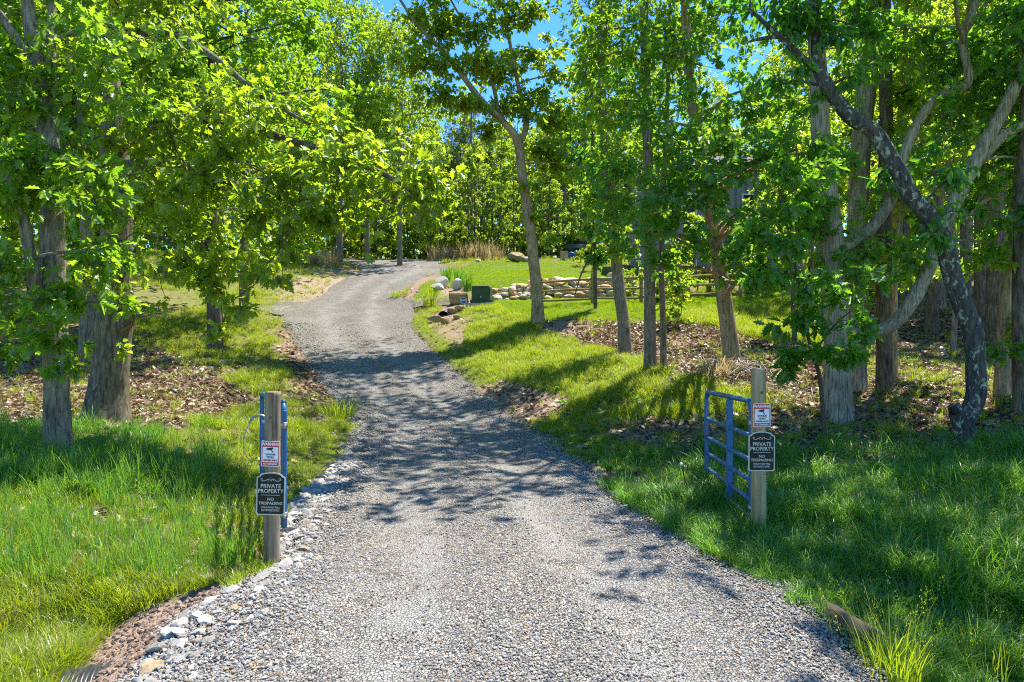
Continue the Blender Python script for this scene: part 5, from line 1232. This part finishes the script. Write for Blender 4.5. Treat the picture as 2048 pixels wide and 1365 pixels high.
# ------------------------------------------------------------------ small things near the gate
M['rust'] = simple_mat('rusty_steel', [(0.3, (0.05, 0.03, 0.02)), (0.7, (0.13, 0.07, 0.04))], 30, bump=0.2)
g0 = G(1381, 992)
st = thing('marker_stake', 'thin rusty stake with a white cap leaning in the grass', 'stake', g0)
t = Tubes(); tp = W(1363, 930, g0[1]) - g0; t.add([(0, 0, -.1), tuple(tp)], [.007], seg=8, res=6); link('rod', t.mesh('rod', M['rust']), st)
t = Tubes(); t.add([tuple(tp * .97), tuple(tp * 1.06)], [.013], seg=10, res=3); link('cap', t.mesh('cap', M['signwhite']), st)

def pipe(name, label, c, ax, r, L_, mat, dark, pitch=.05):
    root = thing(name, label, 'culvert', c); ax = norm(np.array(ax, float)); n = int(L_ / pitch * 8); s = np.linspace(0, L_, n)
    rad = r * (1 + .055 * np.sin(s / pitch * 2 * np.pi))
    t = Tubes(); t.add([ax * 0, ax * L_ * .5, ax * L_], rad, seg=40, res=n, cap=False); link('corrugated_wall', t.mesh('corrugated_wall', mat), root)
    t = Tubes(); t.add([ax * .0, ax * L_], [r * .93], seg=40, res=3, cap=False); link('liner', t.mesh('liner', dark), root)
    return root
M['pipe'] = simple_mat('black_plastic_pipe', [(0.3, (0.02, 0.02, 0.022)), (0.7, (0.05, 0.05, 0.055))], 15, rough=0.35, bump=0.05, spec=.5)
c = W(262, 1385, 3.95)
pipe('culvert_pipe', 'black corrugated culvert pipe under the coarse stones at the drive edge', (c[0] - .35, c[1] - .05, c[2] - .06), (1, .28, .02), .2, 1.6, M['pipe'], M['black'])
g1 = G(886, 636)
pipe('culvert_pipe', 'dark culvert mouth among rocks below the green utility box', (g1[0], g1[1] + .15, g1[2] + .04), (.1, 1, .11), .22, 2.4, M['pipe'], M['black'])
# half buried weathered log along the right edge
M['log'] = simple_mat('wet_log', [(0.3, (0.035, 0.022, 0.018)), (0.7, (0.11, 0.075, 0.065))], 10, 6, .8, .7, 30, stretch=(1, 1, 1))
la, lb, lc = G(1618, 1185), G(1672, 1245), G(1735, 1300)
t = Tubes(); t.add([la + np.array([0, 0, -.02]), lb + np.array([.02, 0, .0]), lc + np.array([.05, 0, .02])], [.03, .075, .10], seg=18, res=40, bark=.12, bfreq=(4, 6), seed=3)
tag(link('log', t.mesh('log', M['log'], lb), None, lb), 'dark weathered log half buried along the right edge of the drive', 'log')

# ------------------------------------------------------------------ clumps of tall grass
def clump(label, pos, n, h, sp_, w, mat, lean=.6, heads=0.0, group=None, name='grass_clump', seed=1):
    V, polys, sh = blades(n, h, sp_, w, lean, .35, .45, seed, heads)
    o = link(name, mesh_np(name, V, polys, M[mat], shade=np.clip(sh, 0, 1)), None, (pos[0], pos[1], Hs(pos[0], pos[1])))
    return tag(o, label, 'grass clump', group)
clump('tall pale grass clump with seed heads beside the log', G(1790, 1365), 150, .42, .16, .006, 'grass', .55, .22, seed=1)
clump('wispy yellow grass clump with seed heads at the ditch', G(1990, 1365), 110, .36, .2, .006, 'grass', .5, .22, seed=2)
clump('grass clump dark with painted shadow at the foot of the weathered post', W(478, 1110, 5.4), 120, .34, .12, .008, 'grass_deep', .35, seed=3)  # dark blades stand for the shadow of post and gate on the grass
clump('round grass clump spilling onto the drive beyond the end on gate', G(676, 832), 260, .42, .35, .012, 'grass', .8, seed=4)
clump('low ornamental grass clump in mulch beside the upper drive', G(791, 596), 120, .5, .22, .02, 'grass', .5, seed=5)
clump('large ornamental grass clump at the corner of the side spur', G(858, 614), 130, .95, .26, .022, 'grass', .5, seed=6)
for k, (px, py, h) in enumerate([(893, 566, .9), (918, 570, .85), (935, 582, 1.0)]):
    clump('dark upright grass clump planted behind the pale boulders', G(px, py), 90, h, .22, .03, 'grass_deep', .25, 0, 'dark grasses behind the boulders', seed=7 + k)
for k in range(24):
    px = 862 + k * 6 + rr.uniform(-3, 3); d = 50 + rr.uniform(-1.2, 1.5); x, y = at(px, d)
    clump('tall golden dry grass standing along the top of the lawn', (x, y), 50, rr.uniform(.9, 1.5), .35, .035, 'straw', .45, 0, 'dry grasses along the lawn top', seed=20 + k)
for k in range(22):
    px = 520 + k * 7 + rr.uniform(-3, 3); d = 43 + rr.uniform(-2, 3); x, y = at(px, d)
    clump('tall golden dry grass standing on the slope left of the upper drive', (x, y), 45, rr.uniform(.8, 1.4), .4, .035, 'straw', .45, 0, 'dry grasses left of the drive', seed=60 + k)
clump('orange dead fern clump beside the brush pile', G(1428, 752), 150, .45, .3, .012, 'straw', 1.0, seed=99)

# brush pile under the leaning tan trunk
M['stick'] = simple_mat('grey_stick', [(0.3, (0.22, 0.17, 0.13)), (0.7, (0.46, 0.39, 0.32))], 20, bump=.2)
gb = G(1490, 750)
bp = thing('brush_pile', 'heap of grey sticks below the leaning tan trunk', 'brush pile', gb)
for k in range(70):
    x0 = rr.gauss(0, .6); y0 = rr.gauss(0, .45); a = rr.uniform(0, 6.28); Ln = rr.uniform(.35, 1.1)
    dx, dy = math.cos(a) * Ln / 2, math.sin(a) * Ln / 2
    def zz(x, y): return Hs(gb[0] + x, gb[1] + y) - gb[2] + .03 + .22 * math.exp(-(x * x + y * y) / .5) * rr.random()
    t = Tubes(); t.add([(x0 - dx, y0 - dy, zz(x0 - dx, y0 - dy)), (x0 + rr.gauss(0, .05), y0, zz(x0, y0) + .04), (x0 + dx, y0 + dy, zz(x0 + dx, y0 + dy) + rr.uniform(0, .12))], [.011, .009, .004], seg=5, res=5)
    link('stick', t.mesh('stick', M['stick']), bp)

# ------------------------------------------------------------------ boulders, rocks, utility box, yard sign
M['boulder'] = simple_mat('pale_boulder', [(0.28, (0.2, 0.19, 0.17)), (0.42, (0.52, 0.50, 0.45)), (0.75, (0.68, 0.66, 0.60))], 3.5, 6, .9, .4)
M['tanrock'] = simple_mat('tan_rock', [(0.3, (0.16, 0.11, 0.055)), (0.55, (0.33, 0.25, 0.14)), (0.8, (0.46, 0.38, 0.24))], 4, 6, .9, .5)
def boulder(label, px, py, sx, sy, sz, mat, seed, blocky=0.0, name='boulder', cat='boulder', sink=.25, rz=0):
    p_ = G(px, py); me = stone_mesh(name, M[mat], seed, 4, 1.0, .06, blocky)
    o = link(name, me, None, (p_[0], p_[1] + sy * .5, Hs(p_[0], p_[1] + sy * .5) + sz * (1 - sink))); o.scale = (sx, sy, sz); o.rotation_euler = (0, 0, rz)
    return tag(o, label, cat)
boulder('low flat pale boulder at the front of the planted bed', 875, 582, .36, .3, .22, 'boulder', 201)
boulder('tallest pale rounded boulder in the planted bed', 884, 577, .34, .3, .36, 'boulder', 202)
boulder('pale boulder with a tan broken face in the planted bed', 915, 581, .34, .3, .30, 'boulder', 203)
boulder('square tan rock slab set upright beside the utility box', 917, 611, .44, .22, .34, 'tanrock', 204, .45, 'rock_slab', 'rock', .3)
boulder('tan boulder at the top of the lawn', 1033, 526, .62, .5, .42, 'tanrock', 205)
boulder('flat white rock beside the tan boulder at the lawn top', 1052, 525, .42, .4, .22, 'boulder', 206)
boulder('small white rock at the edge of the dry grass', 956, 525, .24, .2, .14, 'boulder', 207)
for k, (px, py, s, sx) in enumerate([(905, 630, .2, 1.3), (913, 640, .16, 1), (872, 646, .22, 1.6), (890, 649, .18, 1.5), (920, 625, .2, 1.3)]):
    boulder('rough brown rock around the dark culvert mouth', px, py, s * sx, s, s * .7, 'tanrock', 210 + k, .2, 'rock', 'rock')['group'] = 'rocks around the culvert mouth'
M['boxgreen'] = simple_mat('utility_green', [(0.3, (0.028, 0.062, 0.030)), (0.7, (0.04, 0.085, 0.042))], 4, rough=.5, bump=.04)
M['boxdark'] = simple_mat('utility_seam', [(0.3, (0.012, 0.03, 0.02)), (0.7, (0.02, 0.04, 0.025))], 4, bump=0)
M['concrete'] = simple_mat('concrete', [(0.3, (0.26, 0.25, 0.23)), (0.7, (0.42, 0.40, 0.37))], 8, bump=.3)
gt = W(964, 603, 29.0); gz_ = Hs(gt[0], gt[1])
ub = thing('utility_box', 'dark green pad mounted utility box with rounded top', 'utility box', (gt[0], gt[1], gz_), None, R(-6))
bm = bmesh.new(); bm_box(bm, (-.46, -.36, .0), (.50, .5, .14), .02); link('base', bm_mesh('base', bm, M['boxgreen']), ub)
bm = bmesh.new()
prof = [(-.40, .142), (.40, .142), (.40, .60), (.37, .68), (.30, .72), (-.40, .72)]
f1 = [bm.verts.new((x, -.3, z)) for x, z in prof]; f = bm.faces.new(f1); e_ = bmesh.ops.extrude_face_region(bm, geom=[f])
bmesh.ops.translate(bm, verts=[v for v in e_['geom'] if isinstance(v, bmesh.types.BMVert)], vec=(0, .7, 0)); bmesh.ops.recalc_face_normals(bm, faces=bm.faces[:])
link('cabinet', bm_mesh('cabinet', bm, M['boxgreen']), ub)
bm = bmesh.new(); bm_box(bm, (-.385, -.312, .16), (-.008, -.302, .70), .004); link('door', bm_mesh('door', bm, M['boxgreen']), ub)
bm = bmesh.new(); bm_box(bm, (.004, -.312, .16), (.385, -.302, .64), .004); dr = link('door', bm_mesh('door', bm, M['boxgreen']), ub)
bm = bmesh.new(); bm_box(bm, (-.02, -.335, .22), (.02, -.314, .30), .004); link('latch', bm_mesh('latch', bm, M['galv']), dr)
bm = bmesh.new(); bm_box(bm, (-.62, -.55, -.25), (.66, .65, -.004), .02); link('pad', bm_mesh('pad', bm, M['concrete']), ub)
M['blueplastic'] = simple_mat('blue_plastic', [(0.3, (0.015, 0.055, 0.24)), (0.7, (0.025, 0.08, 0.32))], 5, rough=.4, bump=0)
yy_ = W(927, 627, 27.6); yz = Hs(yy_[0], yy_[1])
ys = thing('yard_sign', 'small blue octagonal security sign on a stake before the utility box', 'sign', (yy_[0], yy_[1], yz))
t = Tubes(); t.add([(0, .02, -.2), (0, .02, .45)], [.012], seg=8, res=3); link('stake', t.mesh('stake', M['galv']), ys)
oc = lambda r: [(r * math.cos(R(22.5 + 45 * k)), r * math.sin(R(22.5 + 45 * k))) for k in range(8)]
link('rim', plate('rim', oc(.135), .012, M['signwhite']), ys).location = (0, 0, .42)
link('panel', plate('panel', oc(.122), .004, M['blueplastic'], -.003), ys).location = (0, 0, .42)
txt(ys, 'ADT', .10, M['signwhite'], .425, -.006, .004, 1.0)

# stacked stone bank below the lawn
M['wallstone'] = simple_mat('sandstone', [(0.3, (0.32, 0.22, 0.13)), (0.5, (0.50, 0.41, 0.29)), (0.75, (0.64, 0.58, 0.49))], 1.2, 6, .9, .5, rand=.3)
add_rand_tint(M['wallstone'], (1.0, 0.8, 0.58), .3)
wst = [stone_mesh('wall_stone', M['wallstone'], 240 + k, 3, .62, .2, .3) for k in range(8)]
wl0 = W(985, 603, 30.0)
rw = thing('stone_retaining_wall', 'stacked tan and white stone wall behind the rail fence', 'wall', (wl0[0], wl0[1], Hs(wl0[0], wl0[1])))
def wall_run(x0, x1, y0, y1, h0, h1):
    Ln = math.hypot(x1 - x0, y1 - y0)
    for row in range(6):
        s_ = rr.uniform(0, .2)
        while s_ < Ln:
            f = s_ / Ln; hmax = h0 + (h1 - h0) * min(1, f * 2.2)
            w_ = rr.uniform(.18, .38); hh = rr.uniform(.11, .17)
            if row * .19 < hmax:
                x = x0 + (x1 - x0) * f; y = y0 + (y1 - y0) * f + row * .13
                z = Hs(x, y0 + (y1 - y0) * f) + .07 + row * .19 + rr.uniform(-.03, .03)
                o = link('stone', rr.choice(wst), rw, (x - wl0[0], y - wl0[1], z - rw.location.z))
                o.scale = (w_, w_ * rr.uniform(.8, 1.1), hh * rr.uniform(1.3, 1.9)); o.rotation_euler = (rr.gauss(0, .2), rr.gauss(0, .2), rr.gauss(0, .5))
            s_ += w_ * 1.5
wall_run(wl0[0], 5.6, 30.0, 30.2, .45, .95)
wall_run(11.3, 14.5, 31.5, 31.5, .5, .5)

# split rail fence
M['rail'] = simple_mat('split_rail', [(0.3, (0.20, 0.13, 0.05)), (0.6, (0.38, 0.28, 0.13)), (0.85, (0.52, 0.42, 0.24))], 7, 6, .9, .5, stretch=(.15, 1, 1))
fp = [(1082, 27.2), (1185, 27.0), (1282, 27.2), (1376, 27.5), (1480, 28.2), (1588, 29.2), (1690, 30.5)]
fx = [at(*q) for q in fp]; f0 = fx[0]
fe = thing('split_rail_fence', 'three rail split wood fence in front of the stone wall', 'fence', (f0[0], f0[1], Hs(*f0)))
fz = [Hs(*q) for q in fx]
for (x, y), z in zip(fx, fz):
    t = Tubes(); t.add([(x, y, z - .2), (x + .01, y, z + .6), (x, y, z + 1.22)], [.075, .07, .068], seg=8, res=12, bark=.05, seed=int(abs(x) * 10)); link('post', t.mesh('post', M['rail'], fe.location), fe)
for k in range(len(fx) - 1):
    for hgt in (.22, .60, .98):
        a = np.array([fx[k][0] - .1, fx[k][1] - .01, fz[k] + hgt + rr.uniform(-.03, .03)]); b_ = np.array([fx[k + 1][0] + .1, fx[k + 1][1] + .01, fz[k + 1] + hgt + rr.uniform(-.03, .03)])
        t = Tubes(); t.add([a, (a + b_) / 2 + np.array([0, 0, rr.uniform(-.02, .02)]), b_], [.042, .058, .045], seg=6, res=10, bark=.06, seed=k * 3 + int(hgt * 10), bfreq=(3, 2)); link('rail', t.mesh('rail', M['rail'], fe.location), fe)
M['redplastic'] = simple_mat('red_plastic', [(0.3, (0.55, 0.03, 0.02)), (0.7, (0.65, 0.05, 0.03))], 5, bump=0)
rx_, ry_ = at(1420, 30.5)
t = Tubes(); t.add([(0, 0, -.2), (0, 0, 1.15)], [.045], seg=10, res=4); t.add([(0, 0, 1.15), (0, 0, 1.2)], [.045, .02], seg=10, res=3)
tag(link('marker_post', t.mesh('marker_post', M['redplastic']), None, (rx_, ry_, Hs(rx_, ry_))), 'slim red marker post behind the rail fence', 'marker post')

# ------------------------------------------------------------------ house behind the trees
M['siding'] = simple_mat('grey_siding', [(0.3, (0.20, 0.21, 0.23)), (0.7, (0.27, 0.28, 0.30))], 3, rough=.7, bump=.1)
M['batten'] = simple_mat('grey_batten', [(0.3, (0.13, 0.14, 0.155)), (0.7, (0.18, 0.19, 0.20))], 3, rough=.7, bump=.1)
M['roof'] = simple_mat('dark_shingle', [(0.3, (0.035, 0.035, 0.04)), (0.7, (0.08, 0.08, 0.085))], 20, bump=.4)
M['trim'] = simple_mat('white_trim', [(0.3, (0.66, 0.66, 0.64)), (0.7, (0.76, 0.76, 0.74))], 5, bump=0)
M['glass'] = simple_mat('window_glass', [(0.3, (0.02, 0.03, 0.04)), (0.7, (0.04, 0.055, 0.07))], 2, rough=.05, bump=0, spec=.8)
hx, hy = at(1300, 38); hw = 8.5; hd = 7; hz = 4.3; hh = 6.9
ho = thing('house', 'grey board and batten house glimpsed behind the trees', 'house', (hx, hy, hz))
bm = bmesh.new(); bm_box(bm, (-.1, -.1, -.6), (hw + .1, hd + .1, .45)); link('foundation', bm_mesh('foundation', bm, M['concrete']), ho)
bm = bmesh.new(); bm_box(bm, (0, 0, .452), (hw, hd, hh)); link('wall', bm_mesh('wall', bm, M['siding']), ho)
for k in range(15):
    x = .3 + k * .56
    bm = bmesh.new(); bm_box(bm, (x - .03, -.035, .47), (x + .03, -.003, hh - .01)); link('batten', bm_mesh('batten', bm, M['batten']), ho)
bm = bmesh.new()
for sgn in (0, 1):
    y0, y1 = (-.5, hd / 2) if sgn == 0 else (hd + .5, hd / 2)
    q = [(-.4, y0, hh - .05), (hw + .4, y0, hh - .05), (hw + .4, y1, hh + 1.5), (-.4, y1, hh + 1.5)]
    vv = [bm.verts.new(v) for v in q] + [bm.verts.new((v[0], v[1], v[2] + .18)) for v in q]
    for fi in ((0, 1, 2, 3), (7, 6, 5, 4), (0, 4, 5, 1), (1, 5, 6, 2), (2, 6, 7, 3), (3, 7, 4, 0)): bm.faces.new([vv[i] for i in fi])
bmesh.ops.recalc_face_normals(bm, faces=bm.faces[:]); link('roof', bm_mesh('roof', bm, M['roof']), ho)
for s in (0, 1):
    bm = bmesh.new(); x = s * hw + (.003 if s else -.003)
    bm.faces.new([bm.verts.new(v) for v in ((x, .01, hh), (x, hd - .01, hh), (x, hd / 2, hh + 1.45))]); link('gable', bm_mesh('gable', bm, M['siding']), ho)
for x, z in ((1.7, 4.2), (3.35, 4.2), (5.1, 4.2), (1.7, 1.4), (5.1, 1.4), (7.2, 4.2)):
    bm = bmesh.new()
    for lo, hi in (((x, -.06, z), (x + .08, -.036, z + 1.35)), ((x + .82, -.06, z), (x + .9, -.036, z + 1.35)), ((x + .08, -.06, z), (x + .82, -.036, z + .08)), ((x + .08, -.06, z + 1.27), (x + .82, -.036, z + 1.35)), ((x + .08, -.055, z + .64), (x + .82, -.036, z + .70))): bm_box(bm, lo, hi)
    w_ = link('window', bm_mesh('window', bm, M['trim']), ho)
    bm = bmesh.new(); bm_box(bm, (x + .07, -.045, z + .07), (x + .83, -.038, z + 1.28)); link('pane', bm_mesh('pane', bm, M['glass']), w_)
bm = bmesh.new(); bm_box(bm, (3.4, -.06, .5), (4.35, -.036, 2.6)); dr = link('door', bm_mesh('door', bm, M['trim']), ho)
t = Tubes(); t.add([(4.22, -.065, 1.5), (4.22, -.1, 1.5)], [.03], seg=8, res=3); link('handle', t.mesh('handle', M['galv']), dr)

# ------------------------------------------------------------------ parked car and bins at the top of the lawn
M['carpaint'] = simple_mat('silver_car_paint', [(0.3, (0.24, 0.26, 0.28)), (0.7, (0.27, 0.29, 0.31))], 2, rough=.25, bump=0, metal=.6, spec=.5)
M['tyre'] = simple_mat('tyre_rubber', [(0.3, (0.02, 0.02, 0.02)), (0.7, (0.03, 0.03, 0.03))], 9, bump=.1)
M['lamp'] = simple_mat('headlamp', [(0.3, (0.6, 0.6, 0.6)), (0.7, (0.75, 0.75, 0.75))], 4, rough=.1, bump=0)
cx, cyy = at(1185, 56); cz_ = max(Hs(cx, cyy), W(0, 498, 56)[2] - 1.62)
car = thing('parked_car', 'silver car parked beyond the lawn crest beside a blue disc', 'car', (cx, cyy, cz_))
def loft(name, prof, wid, mat):
    bm = bmesh.new(); A_ = []
    for s in (-1, 1):
        A_.append([bm.verts.new((x, s * w_, z)) for (x, z), w_ in zip(prof, wid)])
    n = len(prof)
    bm.faces.new(A_[0]); bm.faces.new(A_[1][::-1])
    for i in range(n): bm.faces.new([A_[0][i], A_[1][i], A_[1][(i + 1) % n], A_[0][(i + 1) % n]])
    bmesh.ops.recalc_face_normals(bm, faces=bm.faces[:])
    bmesh.ops.bevel(bm, geom=bm.edges[:], offset=.04, segments=2, affect='EDGES')
    return bm_mesh(name, bm, mat, True)
link('body', loft('body', [(-2.25, .35), (2.25, .35), (2.3, .62), (2.2, .9), (1.2, 1.02), (-2.1, 1.05), (-2.3, .7)], [.85, .85, .9, .88, .9, .9, .9], M['carpaint']), car)
link('windows', loft('windows', [(1.15, 1.03), (.45, 1.52), (-1.6, 1.54), (-2.1, 1.06)], [.84, .66, .66, .84], M['glass']), car)
link('roof', loft('roof', [(.42, 1.53), (.2, 1.6), (-1.4, 1.61), (-1.65, 1.54)], [.68, .64, .64, .68], M['carpaint']), car)
for x in (-1.4, 1.4):
    for s in (-1, 1):
        t = Tubes(); t.add([(x, s * .78, .34), (x, s * .93, .34)], [.34], seg=22, res=3); wh = link('wheel', t.mesh('wheel', M['tyre']), car)
        t = Tubes(); t.add([(x, s * .90, .34), (x, s * .945, .34)], [.21], seg=16, res=3); link('rim', t.mesh('rim', M['galv']), wh)
for s in (-1, 1):
    bm = bmesh.new(); bm_box(bm, (2.2, s * .62 - .16, .66), (2.31, s * .62 + .16, .80), .02); link('headlight', bm_mesh('headlight', bm, M['lamp']), car)
bx_, by_ = at(1128, 49.5); bz = max(Hs(bx_, by_), W(0, 527, 49.5)[2])
M['tanplastic'] = simple_mat('tan_bin', [(0.3, (0.36, 0.29, 0.17)), (0.7, (0.46, 0.38, 0.24))], 4, bump=.1)
bn_ = thing('storage_bin', 'square tan bin at the crest of the lawn', 'bin', (bx_, by_, Hs(bx_, by_)))
bm = bmesh.new(); bm_box(bm, (-.25, -.25, 0), (.25, .25, .55), .03); link('bin', bm_mesh('bin', bm, M['tanplastic']), bn_)
bm = bmesh.new(); bm_box(bm, (-.28, -.28, .552), (.28, .28, .61), .02); link('lid', bm_mesh('lid', bm, M['tanplastic']), bn_)
dx_, dy_ = at(1143, 49.5); dzz = Hs(dx_, dy_)
ds = thing('disc_stand', 'round blue disc with a pale rim on a low stand at the lawn crest', 'disc', (dx_, dy_, dzz))
zc = W(0, 512, 49.5)[2] - dzz
t = Tubes(); t.add([(0, 0, zc), (0, .06, zc)], [.28], seg=32, res=3); link('rim', t.mesh('rim', M['silver'], smooth=False), ds)
t = Tubes(); t.add([(0, -.02, zc), (0, -.002, zc)], [.25], seg=32, res=3); link('disc', t.mesh('disc', M['blueplastic'], smooth=False), ds)
bm = bmesh.new(); bm_box(bm, (-.2, -.05, -.05), (.2, .2, zc - .2), .02); link('stand', bm_mesh('stand', bm, M['blueplastic']), ds)
bm = bmesh.new(); bm_box(bm, (-.17, -.062, max(.02, zc - .5)), (.08, -.052, zc - .3)); link('panel', bm_mesh('panel', bm, M['signwhite']), ds)
